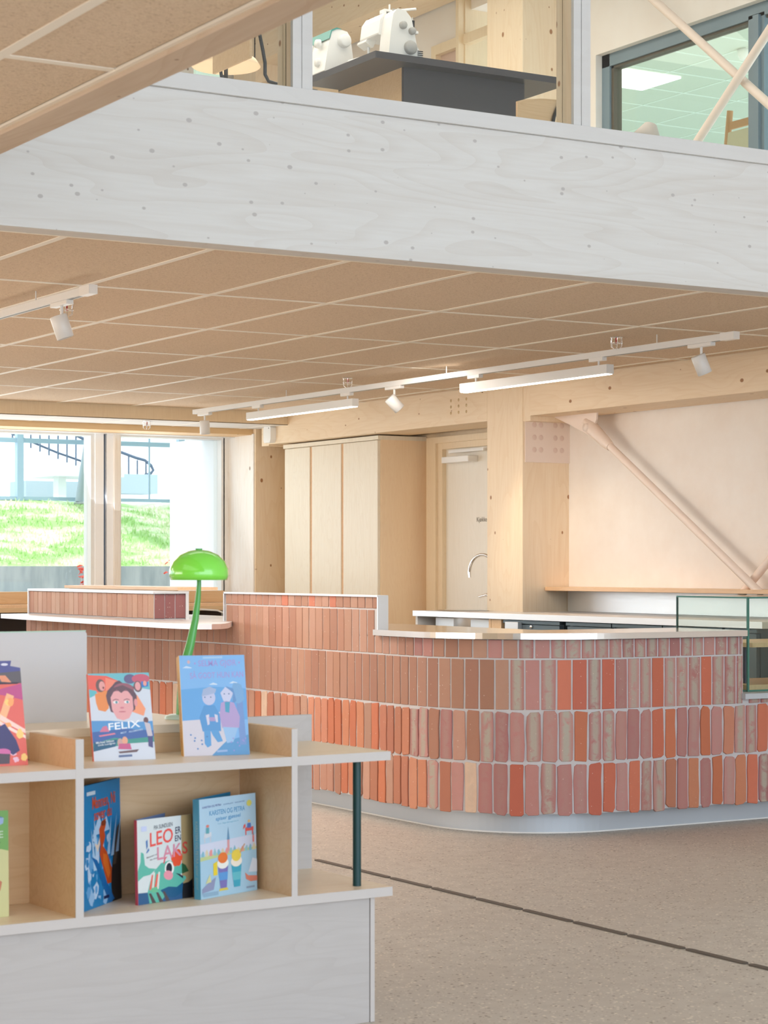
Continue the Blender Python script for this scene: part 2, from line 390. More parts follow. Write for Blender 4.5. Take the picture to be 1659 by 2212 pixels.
g.box(-7, 7.85, 7.066, 7.09, 2.4355, 2.47); g.box(-7, 7.85, 7.0, 14.6, 2.478, 2.50)
struct('trim_1', g, M_GRID, 'cream grid bars between the ceiling tiles', 'ceiling grid')
c2 = MB()
ceiling_tiles(c2, -3, 2.09, -2.0, 6.94, sorted(1.80 - .6 * k for k in range(0, 8)), sorted(5.915 - 1.2 * k for k in range(0, 7)), 2.438)
struct('ceiling_near', c2, M_TILE, 'wood wool tiled ceiling over the reading area', 'ceiling')
g = MB()
for k in range(0, 8): g.box(1.80 - .6 * k - .015, 1.80 - .6 * k + .015, -2, 6.95, 2.4355, 2.47)
for k in range(-1, 6): g.box(-3, 2.10, 4.715 - 1.2 * k - .015, 4.715 - 1.2 * k + .015, 2.4357, 2.47)
g.box(2.085, 2.115, -2, 6.95, 2.432, 2.47); g.box(-3, 2.2, -2, 6.95, 2.48, 2.5)
struct('trim_2', g, M_GRID, 'cream grid bars of the near ceiling', 'ceiling grid')
# upper slab, upper ceiling
struct('floor_upper', MB().box(-7, 8.22, 7.07, 15.5, 2.55, 2.93).box(-7, 2.2, -2, 7.07, 2.55, 2.93), M_PLASTER_W, 'upper floor slab', 'floor')
struct('ceiling_upper', box(-7, 8.4, -5, 15.9, 5.6, 5.75), M_PLASTER_W, 'pale ceiling of the upper floor', 'ceiling')

# front white beam and near edge beam
struct('trim_3', box(2.10, 12.0, 6.955, 7.07, 2.42, 2.967), W_BEAM, 'deep white oiled spruce beam across the void', 'beam', 0.002)
struct('trim_4', box(2.0, 12.0, 6.938, 7.075, 2.967, 3.027), W_TRIM, 'white rail on top of the deep white beam', 'rail', 0.002)
struct('trim_5', box(2.10, 2.20, -2.0, 6.955, 2.42, 2.967), W_BEAM_WARM, 'edge beam of the near ceiling, brown underside seen', 'beam', 0.002)
# right hand beams
struct('trim_6', box(7.85, 8.2, 11.68, 14.757, 2.205, 2.55), W_SPR_Y, 'knotty spruce beam over the cabinets', 'beam', 0.003)
struct('trim_7', box(7.85, 8.215, 5.0, 11.186, 2.212, 2.55), W_SPR_Y, 'knotty spruce beam over the bar wall', 'beam', 0.003)
struct('trim_8', MB().box(7.855, 8.2, 11.19, 11.27, 2.18, 2.55).box(7.855, 8.2, 14.76, 14.88, 2.195, 2.55), W_SPR_Z, 'end blocks where the beams meet the columns', 'beam')
struct('column_1', box(7.85, 8.222, 11.27, 11.68, 0, 5.6), W_SPR_Z, 'thick spruce column rising through the worktop to the upper floor', 'column', 0.003)
struct('column_2', MB().box(7.85, 8.2, 14.976, 15.36, 0, 5.6), W_SPR_Z, 'spruce corner column between window and cabinets', 'column', 0.003)
struct('trim_9', MB().box(7.838, 7.85, 14.99, 15.42, 0.9, 2.30), W_PALE_Z, 'pale knotty board facing the window side of the corner column', 'panel')
# bulkhead, soffit and lintel by the window
struct('trim_10', box(-7, 7.92, 14.44, 14.47, 2.337, 2.44), W_FINE_Z, 'beige bulkhead at the end of the tiled ceiling', 'bulkhead')
s_ = MB(); s_.box(-7, 7.9, 14.47, 15.02, 2.339, 2.36)
struct('ceiling_soffit', s_, M_PLASTER_W, 'pale soffit strip in front of the window', 'ceiling')
g = MB(); g.box(-7, 7.9, 14.44, 14.455, 2.3355, 2.341)
for x in XS: g.box(x - .006, x + .006, 14.455, 15.02, 2.337, 2.345)
struct('trim_11', g, M_GRID, 'thin pale joints in the window soffit', 'ceiling grid')
struct('trim_12', box(-7, 7.85, 15.02, 15.31, 2.292, 2.42), W_SPR_X, 'spruce lintel beam above the windows', 'beam', 0.002)
struct('trim_13', box(-7, 7.85, 15.31, 15.5, 2.286, 2.42), M_WHITE, 'white head lining above the windows', 'trim')

# upper balustrade glazing: posts and panes
for k, x in enumerate((3.797, 5.089)):
    p = thing('glazing_post', ['left of the two white glazing posts, behind the sewing machines', 'right of the two white glazing posts, beside the internal window'][k], 'post', (x, 6.95, 3.027), 0, 'glazing posts on the upper rail')
    MB().box(x, x + .036, 6.945, 6.962, 3.027, 5.6).box(x + .040, x + .084, 6.945, 6.962, 3.027, 5.6).box(x + .034, x + .043, 6.95, 6.962, 3.027, 5.6).build('front_board', W_TRIM, p)
    MB().box(x, x + .084, 6.963, 7.02, 3.027, 5.6).build('side_board', W_SPR_Z, p)
    MB().box(x + .004, x + .08, 7.02, 7.026, 3.027, 5.6).build('black_seal', M_BLACK, p)
    MB().box(x, x + .084, 7.026, 7.065, 3.027, 5.6).build('rear_board', W_SPR_Z, p)
for k, x in enumerate((2.502, 3.797, 5.089, 6.383)):
    struct('window_%d' % (k + 5), box(x + .084, x + 1.295, 6.995, 7.003, 3.027, 5.6), M_GLASS, 'clear pane between the white posts above the beam', 'window')

# ------------------------------------------------------------------ garden windows
def window(n, x0, x1, label):
    w_ = thing('window_%d' % n, label, 'window', (x0, 15.5, 0.9), kind='structure')
    f = MB(); f.box(x0, x0 + .03, 15.42, 15.56, .9, 2.30); f.box(x1 - .03, x1, 15.42, 15.56, .9, 2.30); f.box(x0 + .03, x1 - .03, 15.42, 15.56, .9, .95); f.box(x0 + .03, x1 - .03, 15.42, 15.56, 2.27, 2.30)
    fr_ = f.build('window_frame', M_WHITE, w_)
    MB().box(x0 + .03, x1 - .03, 15.49, 15.50, .95, 2.27).build('pane', M_GLASS, fr_)
window(1, 4.2, 6.66, 'large garden window left of the white mullion')
window(2, 6.857, 7.80, 'narrower garden window right of the white mullion')
window(3, 1.6, 4.1, 'garden window outside the view at left')
struct('trim_14', MB().box(6.66, 6.73, 15.40, 15.6, .9, 2.3).box(6.757, 6.81, 15.40, 15.6, .9, 2.3), mat('window_white', rgb(250, 252, 255), .4), 'white mullion between the garden windows', 'mullion')
struct('trim_15', box(6.73, 6.757, 15.44, 15.6, .9, 2.3), mat('grey_blue_gasket', rgb(96, 116, 140), 0.5), 'blue grey joint in the mullion', 'mullion')
struct('trim_16', box(6.81, 6.857, 15.37, 15.6, .9, 2.3), W_PALE_Z, 'wooden edge of the mullion', 'mullion')
struct('trim_17', box(7.776, 7.90, 15.562, 16.4, .902, 2.298), mat('white_render', rgb(250, 252, 255), 0.7), 'bright white outer reveal beside the window', 'reveal')

# ------------------------------------------------------------------ outdoors
M_GRASS = mat('grass', rgb(150, 190, 110), 0.9); t = NT(M_GRASS); v = t.coords((0.5, 1, 1))
n = t.noise(v, 2.2, 5, 0.65, 0.4); n2 = t.noise(v, 40, 3, 0.7)
c = t.mix(t.ramp(n, 0.44, 0.58), rgb(166, 206, 130), rgb(240, 236, 212)); c = t.mix(t.ramp(n2, 0.4, 0.7, (0, 0, 0, 1), (.5, .5, .5, 1)), c, rgb(160, 198, 124))
t.l(c, t.b.inputs['Base Color'])
M_CONC = mat('weathered_concrete', rgb(150, 156, 158), 0.9); t = NT(M_CONC); v = t.coords((1, 1, .2)); n = t.noise(v, 5, 4, 0.6)
t.l(t.mix(t.ramp(n, 0.35, 0.65), rgb(128, 138, 142), rgb(168, 172, 172)), t.b.inputs['Base Color'])
struct('garden_ground', box(-10, 40, 15.8, 21.4, -0.3, 0.0), M_CONC, 'paved strip below the retaining wall', 'ground')
gw = MB(); gw.box(0, 40, 21.4, 21.8, -0.2, 1.25)
struct('wall_garden', gw, M_CONC, 'weathered concrete retaining wall below the lawn', 'retaining wall')
NX, NY = 60, 20; gv = []; gf = []
for j in range(NY + 1):
    for i in range(NX + 1):
        x = i * 0.5; y = 21.81 + j * 0.168
        z = 1.22 + (y - 21.75) / 3.4 * 0.86 + 0.03 * math.sin(x * 2.1 + y) + 0.02 * math.sin(x * 5.3) if j else 1.235
        gv.append((x, y, z))
for j in range(NY):
    for i in range(NX):
        a = j * (NX + 1) + i; gf.append((a, a + 1, a + NX + 2, a + NX + 1))
lawn = MB().add(gv, gf, 0, True)
bl = random.Random(3)
for k in range(9000):
    x = bl.uniform(8, 15); y = bl.uniform(21.82, 24.9); z = 1.22 + (y - 21.75) / 3.4 * 0.86 + 0.03 * math.sin(x * 2.1 + y)
    a = bl.uniform(0, 3.14); h = bl.uniform(.03, .07); dx = math.cos(a) * .012; dy = math.sin(a) * .012
    lawn.add([(x - dx, y - dy, z), (x + dx, y + dy, z), (x + bl.uniform(-.03, .03), y, z + h)], [(0, 1, 2)])
tag(lawn.build('lawn', M_GRASS), 'sloping sunlit green lawn above the concrete retaining wall', 'grass', None, 'stuff')
struct('garden_terrace', MB().box(0, 40, 25.2, 60, 1.9, 2.07), mat('pale_paving', rgb(236, 236, 232), .9), 'pale paved yard beyond the fence', 'ground')
M_FENCE = mat('blue_grey_fence_steel', rgb(150, 174, 196), 0.5)
fn = thing('metal_fence', 'blue grey steel fence with posts and rails on top of the lawn', 'fence', (11, 25, 2.07))
MB().box(4, 16, 24.985, 25.015, 2.79, 2.85).build('top_rail', M_FENCE, fn)
MB().box(4, 16, 24.985, 25.015, 2.075, 2.12).build('bottom_rail', M_FENCE, fn)
for x in (5.3, 7.54, 9.75, 11.97, 14.2):
    MB().box(x, x + .085, 24.97, 25.06, 2.0, 3.6).build('post', M_FENCE, fn)
for x in (11.0, 11.55):
    MB().box(x, x + .02, 24.99, 25.01, 2.1, 3.4).build('thin_post', M_FENCE, fn)
p = thing('leaning_pole', 'grey pole leaning against the steel fence', 'pole', (10.52, 24.8, 2.05))
MB().tube([(10.50, 24.8, 2.06), (10.70, 24.8, 3.3)], .05, 10).build('pole', mat('pole_grey', rgb(150, 164, 172), .6), p)
MB().lathe([(.0, .0), (.08, .0), (.08, .02), (.05, .03), (.0, .03)], (10.52, 24.8, 2.03), 16).build('foot', M_CONC, p)
# stair with curved railing and blocks behind the fence
M_RAILD = mat('stair_rail_steel', rgb(62, 84, 104), 0.5)
st = thing('outdoor_stair', 'curved stair railing on a grey block behind the fence', 'stair', (14.0, 32, 2.0))
MB().box(13.85, 14.86, 31.8, 32.4, 2.44, 2.76).box(12.6, 13.9, 31.9, 32.6, 2.2, 2.62).build('plinth', mat('dark_plinth', rgb(150, 168, 172), .9), st)
top = [(12.2, 3.95), (13.0, 3.60), (13.6, 3.33), (14.2, 3.15), (14.55, 3.04), (14.72, 3.0), (14.83, 2.92), (14.87, 2.84), (14.82, 2.78), (14.72, 2.76)]
MB().tube([(x, 32, z) for x, z in top], .026, 8).build('handrail', M_RAILD, st)
MB().tube([(12.2, 32.3, 3.5), (13.3, 32.3, 3.1), (13.7, 32.3, 2.98), (13.9, 32.3, 2.86), (13.85, 32.3, 2.75)], .02, 8).build('inner_handrail', M_RAILD, st)
for k in range(16):
    x = 12.4 + k * .155
    zt = 3.04 + (14.55 - x) * 0.37 if x < 14.55 else 3.0
    MB().box(x, x + .024, 31.99, 32.01, 2.76 if x > 13.8 else 2.76 + (13.8 - x) * .35, zt).build('baluster', M_RAILD, st)
tb = thing('slatted_canopy', 'grey slatted canopy on a post beyond the fence', 'canopy', (12.9, 30, 2.05))
M_SLAT = mat('slat_grey', rgb(186, 196, 188), .8)
MB().prof([(30, 2.78), (31.2, 2.78), (31.2, 2.62), (30, 2.62)], 0, 12.3, 13.45).build('roof', M_SLAT, tb)
MB().box(12.45, 12.58, 30.2, 30.4, 2.05, 2.62).build('post', M_SLAT, tb)
hb = thing('white_house', 'overexposed white house far beyond the fence', 'building', (16, 44, 2.07))
MB().box(6, 30, 44, 50, 2.07, 9).build('wall', mat('white_house_wall', rgb(246, 247, 248), .9), hb)
MB().box(18.8, 21.5, 43.9, 44.0, 4.1, 4.3).build('ledge', mat('house_grey', rgb(214, 224, 230), .9), hb)
# red leaved shrubs in front of the retaining wall
def shrub(x, y, h, label, sd):
    r = random.Random(sd); o = thing('red_leaved_shrub', label, 'plant', (x, y, 0), 0, 'red leaved shrubs below the wall')
    s = MB(); l = MB()
    for k in range(4):
        dx = r.uniform(-.10, .10); zt = h * r.uniform(.86, 1.0)
        s.tube([(x, y, 0), (x + dx * .5, y, zt * .5), (x + dx, y, zt)], [.006, .005, .003], 5)
        for q in range(7):
            cx = x + dx + r.uniform(-.09, .09); cz = zt + r.uniform(-.16, .05); a = r.uniform(0, 6.28); L = r.uniform(.03, .05)
            l.add([(cx, y + r.uniform(-.03, .03), cz), (cx + L * math.cos(a) + .012, y, cz + L * math.sin(a) * .6 + .014), (cx + 1.8 * L * math.cos(a), y - .02, cz + L * math.sin(a)), (cx + L * math.cos(a) - .008, y, cz + L * math.sin(a) * .6 - .016)], [(0, 1, 2, 3)])
    s.build('stem', mat('stem_pale', rgb(216, 200, 190), .8), o); l.build('leaves', mat('red_leaf', rgb(226, 96, 84), .7), o)
shrub(7.93, 18.6, 1.26, 'red leaved shrub against the garden wall left of the mullion', 5)
shrub(8.97, 18.6, 1.46, 'red leaved shrub behind the green lamp', 9)

# ------------------------------------------------------------------ reception counter
def arc_pts(cx, cy, r, a0, a1, n):
    return [(cx + r * math.cos(math.radians(a0 + (a1 - a0) * k / n)), cy + r * math.sin(math.radians(a0 + (a1 - a0) * k / n))) for k in range(n + 1)]
PATH = [(5.11, 12.93), (5.17, 12.3), (5.24, 11.7), (5.30, 11.2), (5.335, 10.8), (5.35, 10.5)]
PATH += [(5.35, 9.8), (5.35, 9.2)] + arc_pts(6.05, 8.60, .70, 180, 270, 24) + [(6.8, 7.9), (7.4, 7.9), (8.2, 7.9)]
class Path:
    def __init__(s, pts):
        s.p = [Vector(q) for q in pts]; s.s = [0.0]
        for a, b in zip(s.p, s.p[1:]): s.s.append(s.s[-1] + (b - a).length)
    def at(s, t):
        i = 0
        while i < len(s.s) - 2 and t > s.s[i + 1]: i += 1
        a, b = s.p[i], s.p[i + 1]; d = (b - a) / (s.s[i + 1] - s.s[i]); q = a + d * (t - s.s[i])
        def tan(k):
            d0 = (s.p[max(k, 1)] - s.p[max(k, 1) - 1]).normalized(); d1 = (s.p[min(k + 1, len(s.p) - 1)] - s.p[min(k, len(s.p) - 2)]).normalized(); return (d0 + d1).normalized()
        f = (t - s.s[i]) / (s.s[i + 1] - s.s[i]); tt = (tan(i) * (1 - f) + tan(i + 1) * f).normalized()
        return q, Vector((tt.y, -tt.x))        # normal: to the right of the walking direction
    def off(s, o):
        out = []
        for k, L in enumerate(s.s):
            q, n_ = s.at(L); out.append((q.x + n_.x * o, q.y + n_.y * o))
        return out
P = Path(PATH)
# make sure the normal points outward (towards -X on the first leg)
SGN = 1.0 if P.at(1.0)[1].x < 0 else -1.0
def offs(o, i0=0, i1=None): return P.off(o * SGN)[i0:i1]
def ribbon(mb, o_out, o_in, z0, z1, i0=0, i1=None, mi=0):
    a = offs(o_out, i0, i1); b = offs(o_in, i0, i1); n_ = len(a)
    vs = [(x, y, z) for (x, y) in a for z in (z0, z1)] + [(x, y, z) for (x, y) in b for z in (z0, z1)]
    fs = []; sm = []
    for k in range(n_ - 1):
        i = 2 * k; j = 2 * n_ + 2 * k
        mb.add(vs[0:0] + [vs[i], vs[i + 2], vs[i + 3], vs[i + 1]], [(0, 1, 2, 3)], mi, False)
        mb.add([vs[j], vs[j + 2], vs[j + 3], vs[j + 1]], [(3, 2, 1, 0)], mi, False)
        mb.add([vs[i + 1], vs[i + 3], vs[j + 3], vs[j + 1]], [(0, 1, 2, 3)], mi)
        mb.add([vs[i], vs[i + 2], vs[j + 2], vs[j]], [(3, 2, 1, 0)], mi)
    mb.add([vs[0], vs[1], vs[2 * n_ + 1], vs[2 * n_]], [(0, 1, 2, 3)], mi)
    i = 2 * n_ - 2; j = 4 * n_ - 2
    mb.add([vs[i], vs[i + 1], vs[j + 1], vs[j]], [(3, 2, 1, 0)], mi)
    return mb
counter = thing('reception_counter', 'long curved brick counter with steel tops across the room', 'counter', (5.35, 9.5, 0))
ribbon(MB(), -0.10, -0.16, 0.0, 0.105).build('plinth', M_PLINTH, counter)
ribbon(MB(), -0.094, -0.10, 0.0, 0.006).build('floor_seal', M_TGREY, counter)
body = MB(); ribbon(body, -0.0015, -0.12, 0.10, 0.60)
# the body above z 0.6 stops where the glass case begins
I_END = len(PATH) - 3      # index of (6.8, 7.9)
ribbon(body, -0.0015, -0.12, 0.60, 0.905, 0, I_END + 1)
body.box(5.3515, 5.40, 8.915, 10.566, .90, 1.092)
body.box(5.1315, 5.33, 11.0315, 12.92, .94, 1.088)
body.build('mortar_wall', M_MORTAR, counter)

class Bricks:
    def __init__(s): s.v = []; s.f = []; s.col = []; s.lime = []; s.uv = []
    def brick(s, fn, s0, s1, z0, z1, rough, tone, lime, rnd, proud=0.005):
        """fn(s, z, out) -> 3D; a slab with an irregular outline for the rough ones"""
        c = []; w_ = s1 - s0; h = z1 - z0; cr = (0.004 + rnd.random() * .008) if rough else 0.0012
        crs = [cr * rnd.uniform(.4, 1.6) for _ in range(4)]
        base = [(crs[0], 0), (w_ - crs[1], 0), (w_, crs[1]), (w_, h * .33), (w_, h * .66), (w_, h - crs[2]), (w_ - crs[2], h), (crs[3], h), (0, h - crs[3]), (0, h * .66), (0, h * .33), (0, crs[0])]
        j = .0028 if rough else .0009
        out = [(s0 + x + rnd.uniform(-j, j), z0 + z + rnd.uniform(-j, j) * (1.6 if rough else 1)) for x, z in base]
        n_ = len(out); b = len(s.v); bv = .0018
        cx = (s0 + s1) / 2; cz = (z0 + z1) / 2
        tl = rnd.uniform(-.0012, .0012) * (2 if rough else 1)
        for (x, z) in out: s.v.append(fn(x, z, -.006))
        for (x, z) in out: s.v.append(fn(x, z, proud - bv + tl))
        for (x, z) in out:
            s.v.append(fn(x + (bv if x < cx else -bv), z + (bv if z < cz else -bv), proud + tl))
        def addf(ix):
            s.f.append(tuple(b + i for i in ix)); s.col.append(tone); s.lime.append(lime)
            s.uv.append([((out[i % n_][0] - s0) / w_, (out[i % n_][1] - z0) / h) for i in ix])
        for k in range(n_):
            k2 = (k + 1) % n_
            addf((k, k2, n_ + k2, n_ + k)); addf((n_ + k, n_ + k2, 2 * n_ + k2, 2 * n_ + k))
        addf(tuple(range(2 * n_, 3 * n_)))
    def build(s, name, parent):
        me = bpy.data.meshes.new(name); T = PM[parent.name].inverted()
        me.from_pydata([tuple(T @ Vector(p)) for p in s.v], [], s.f); me.materials.append(M_BRICK)
        ca = me.color_attributes.new('tone', 'FLOAT_COLOR', 'CORNER'); fa = me.attributes.new('lime', 'FLOAT', 'FACE'); uv = me.uv_layers.new(name='face')
        for p, c_, l_, u_ in zip(me.polygons, s.col, s.lime, s.uv):
            fa.data[p.index].value = l_
            for li, q in zip(p.loop_indices, u_): ca.data[li].color = c_; uv.data[li].uv = q
        # make faces point outward
        me.update(); o = bpy.data.objects.new(name, me); COL.objects.link(o); o.parent = parent; return o

rb = random.Random(11)
def pathfn(x, z, out):
    q, n_ = P.at(min(max(x, 0.0), P.s[-1])); return (q.x + n_.x * out * SGN, q.y + n_.y * out * SGN, z)
S_HI0 = P.s[5] - 0.066      # where the high screen starts (Y = 10.566)
S_HI1 = P.s[5] + (10.5 - 8.915)
S_CAP = P.s[I_END]
def lerp(a, b, f): return a + (b - a) * f
def jit(c, r, a):
    k = 1 + r.uniform(-a, a); return (min(c[0] * k, 1), min(c[1] * k * (1 + r.uniform(-a, a) * .4), 1), min(c[2] * k, 1), 1)
SALMON = [rgb(176, 134, 114), rgb(170, 126, 105), rgb(180, 140, 121), rgb(164, 120, 100)]
ORANGE = [rgb(198, 130, 98), rgb(196, 116, 82), rgb(200, 136, 108), rgb(184, 120, 94)]
BROWN = [rgb(184, 136, 116), rgb(190, 146, 126), rgb(174, 122, 100)]
MAUVE = [rgb(182, 128, 122), rgb(176, 120, 116), rgb(188, 136, 130), rgb(170, 114, 112)]
RED = [rgb(200, 110, 84), rgb(208, 120, 92), rgb(192, 102, 80)]
def tone_for(s_, row):
    """row 0 bottom .. 3 top cut row, 4/5 high screen; right: 0 left leg .. 1 past the corner"""
    right = min(max((s_ - (P.s[5] + 1.75)) / 0.75, 0), 1)
    r = rb.random()
    if row >= 2:
        if rb.random() < right:
            if row == 2 and s_ > P.s[7] + 1.0 and rb.random() < .18: return jit(rb.choice(RED), rb, .05), 0.0
            g = min(max((s_ - (P.s[7] + .9)) / .5, 0), 1)
            return jit(rb.choice(MAUVE), rb, .06), (rb.uniform(.7, 1.0) if rb.random() < .8 * g + .08 else rb.uniform(0, .2))
        return jit(rb.choice(SALMON), rb, .06), 0.0
    if rb.random() < right:
        if r < .30: return jit(rb.choice(RED if rb.random() < .6 else ORANGE), rb, .06), 0.0
        return jit(rb.choice(MAUVE), rb, .08), (rb.uniform(.7, 1.0) if rb.random() < .6 else rb.uniform(0, .3))
    if r < .5 + .12 * (row == 0): return jit(rb.choice(ORANGE), rb, .07), 0.0
    if r < .93: return jit(rb.choice(BROWN + SALMON[:1]), rb, .07), 0.05
    return jit(rgb(216, 186, 162), rb, .03), 0.2
bk = Bricks(); pitch = 0.0725
rows = [(0.100, 0.333, 0), (0.341, 0.573, 1), (0.581, 0.812, 2), (0.819, 0.905, 3)]
for z0, z1, row in rows:
    s_ = 0.0; k = 0
    while s_ < P.s[-1] - .03:
        right = s_ > P.s[7]
        gap = .0085 if (right or row < 2) else .0055
        if row < 2: gap += rb.uniform(0, .003)
        e = s_ + pitch * rb.uniform(.94, 1.06)
        if row == 3 and s_ > S_CAP - .02: break
        if row == 2 and s_ > S_CAP - .02:
            if s_ < S_CAP + 2: bk.brick(pathfn, s_ + gap / 2, e - gap / 2, .581, .600, False, *tone_for(s_, 2), rb)
            s_ = e; continue
        e2 = min(e, S_CAP) if row >= 2 else e
        zb = z0 + (rb.uniform(-.010, .006) if row == 0 else 0)
        tn, lm = tone_for(s_, row)
        zt = z1
        if row == 3 and S_HI0 < s_ + .036 < S_HI1: zt = 1.030
        bk.brick(pathfn, s_ + gap / 2, min(e2, P.s[-1]) - gap / 2, zb, zt - (0.001 if row >= 2 else rb.uniform(.0, .004)), row < 2, tn, lm, rb, .0045 if row < 2 else .0022)
        s_ = e
# high screen
for z0, z1 in ((1.037, 1.094),):
    s_ = S_HI0 + .006
    while s_ < S_HI1 - .03:
        e = min(s_ + pitch, S_HI1 - .004)
        tn, lm = tone_for(s_, 4)
        if z0 > 1.03 and rb.random() < .22: tn = jit(rgb(192, 118, 92), rb, .05)
        bk.brick(lambda x, z, o_: (5.35 - o_, 10.5 - (x - P.s[5]), z), s_ + .003, e - .003, z0, z1, False, tn, 0, rb, .0022)
        s_ += pitch
bk.build('brick_cladding', counter)
bk = Bricks()                                  # low screen on the left ledge: front face and dark end face
s_ = 0.0
while s_ < 1.88:
    e = min(s_ + .0725, 1.885)
    bk.brick(lambda x, z, o_: (5.13 - o_, 12.92 - x, z), s_ + .0025, e - .0025, .946, 1.086, False, jit(rb.choice([rgb(196, 156, 134), rgb(190, 146, 124), rgb(200, 164, 144)]), rb, .05), 0, rb, .0022)
    s_ = e
for k in range(3):
    bk.brick(lambda x, z, o_: (5.13 + x, 11.03 - o_, z), k * .0655 + .004, (k + 1) * .0655, .946, 1.086, False, jit(rgb(142, 92, 92), rb, .06), 0, rb, .0022)
bk.build('screen_bricks', counter)
# steel tops
cap = MB()
outer = [(5.318, 8.915)] + arc_pts(6.05, 8.60, .735, 180, 270, 32) + [(6.80, 7.865)]
inner = [(6.80, 8.40), (5.97, 8.42), (5.97, 9.9), (5.405, 9.9), (5.405, 8.915)]
cap.prism(outer + inner, .907, .935, 0)
cap.build('bar_top', STEEL, counter, 0.0015)
MB().box(5.340, 5.402, 8.908, 10.573, 1.093, 1.102).box(5.342, 5.402, 8.905, 8.915, .935, 1.10).box(5.340, 5.40, 10.566, 10.574, .935, 1.10).build('screen_edge_trim', STEEL_R, counter)
led = MB(); led.prism([(4.935, 12.93), (4.885, 11.4), (4.88, 10.36), (4.895, 10.18), (4.94, 10.07), (5.0, 10.035), (5.07, 10.06), (5.16, 10.16), (5.36, 10.50), (5.36, 10.58), (5.9, 10.58), (5.9, 12.93)][::-1], .912, .940)
led.build('ledge_top', STEEL_L, counter, 0.0015)
MB().box(5.118, 5.345, 11.018, 12.93, 1.088, 1.101).build('screen_cap', STEEL_R, counter)
MB().box(5.325, 5.345, 11.02, 11.04, .94, 1.09).build('corner_post', STEEL_R, counter)
MB().box(5.118, 5.135, 12.915, 12.93, .10, 1.09).build('corner_post', STEEL_R, counter)
MB().box(5.36, 5.62, 11.2, 12.9, 1.104, 1.122).box(5.37, 5.39, 11.25, 12.85, .94, 1.104).build('inner_shelf', W_SHELF, counter)
MB().box(6.79, 8.21, 7.87, 8.6, .602, .628).build('low_counter_top', M_PLINTH, counter)
MB().box(5.47, 5.95, 8.95, 12.8, .10, .90).box(6.1, 8.0, 8.03, 8.38, .10, .60).build('carcass', W_FINE_Z, counter)

# glass display case
gc = thing('glass_display_case', 'green edged glass display case on the low end of the counter', 'display case', (7.3, 8.2, .628))
X0, X1, Y0, Y1, Z0, Z1 = 6.895, 8.0, 7.975, 8.52, .63, 1.088
MB().box(X0, X1, Y0, Y0 + .008, Z0, Z1).build('front_pane', M_GLASSG, gc)
MB().box(X0, X0 + .008, Y0 + .008, Y1, Z0, Z1).build('side_pane', M_GLASSG, gc)
MB().box(X0, X1, Y0, Y1, Z1, Z1 + .006).build('top_pane', M_GLASSG, gc)
e = MB(); e.box(X0 - .003, X0 + .007, Y0 - .004, Y0 + .006, Z0, Z1); e.box(X0, X1, Y0 - .004, Y0 + .001, Z1 - .002, Z1 + .006); e.box(X0 - .004, X0 + .001, Y0, Y1, Z1 - .002, Z1 + .006); e.box(X0, X1, Y0 - .003, Y0 + .002, Z0, Z0 + .008); e.box(X0 - .003, X0 + .002, Y0, Y1, Z0, Z0 + .008)
e.build('polished_edge', M_GEDGE, gc)
MB().box(X0 - .002, X0 + .006, Y1 - .004, Y1 + .004, Z0, Z1).build('rear_edge', M_GEDGE_D, gc)
MB().box(X0 + .02, X1 - .02, Y0 + .03, Y1 - .02, Z0 + .004, Z0 + .030).build('base_board', W_SHELF, gc)
MB().box(X0 + .10, X1 - .02, Y0 + .08, Y1 - .02, .842, .864).build('inner_shelf', W_SHELF, gc)
for x in (7.02, 7.88): MB().cyl((x, 8.14, Z0 + .03), (x, 8.14, .842), .010, 12).build('support_post', mat('dark_blue_post', rgb(52, 58, 88), .4), gc)

# ------------------------------------------------------------------ back bar
bb = thing('back_worktop', 'long steel worktop along the bar wall behind the counter', 'worktop', (7.85, 9.5, .95))
wt = MB()
wt.box(7.5, 7.842, 8.56, 11.66, .914, .95); wt.box(7.842, 8.2, 8.56, 11.262, .914, .95); wt.box(7.5, 8.2, 11.69, 12.05, .914, .95); wt.box(7.5, 7.842, 11.66, 11.69, .914, .95)
wt.build('worktop', STEEL_L, bb)
MB().box(8.195, 8.215, 8.56, 11.25, .952, 1.084).build('backsplash', STEEL_R, bb)
MB().lathe([(.0, .0), (.17, .0), (.19, .004), (.20, .001)], (7.80, 11.85, .952), 32).build('sink_rim', CHROME, bb)
MB().lathe([(.19, 0), (.19, -.15), (.12, -.19), (.0, -.2)], (7.76, 11.6, .91), 32).build('sink_bowl', STEEL_R, bb)
sh = MB().box(8.02, 8.218, 6.0, 11.26, 1.087, 1.112).build('wall_shelf', W_SHELF, None, .002)
tag(sh, 'long light wood shelf on the plaster wall above the worktop', 'shelf')
uc = thing('sink_cabinet', 'open fronted cabinet under the sink end of the worktop', 'cabinet', (7.85, 11.5, 0))
MB().box(7.52, 8.2, 12.02, 12.045, .0, .912).build('side_panel', M_WHITE, uc)
MB().box(7.52, 7.84, 11.145, 11.17, 0, .912).build('side_panel', W_UNIT, uc)
MB().box(7.83, 7.84, 11.17, 12.02, .0, .912).build('back_panel', M_SHADED, uc)  # dark sheet painted for the shade inside the open cabinet
MB().box(7.60, 7.83, 11.19, 11.92, .74, .905).build('steel_skirt', STEEL_R, uc)
MB().box(7.52, 7.8, 11.03, 11.14, 0, .912).build('filler_panel', W_UNIT, uc)
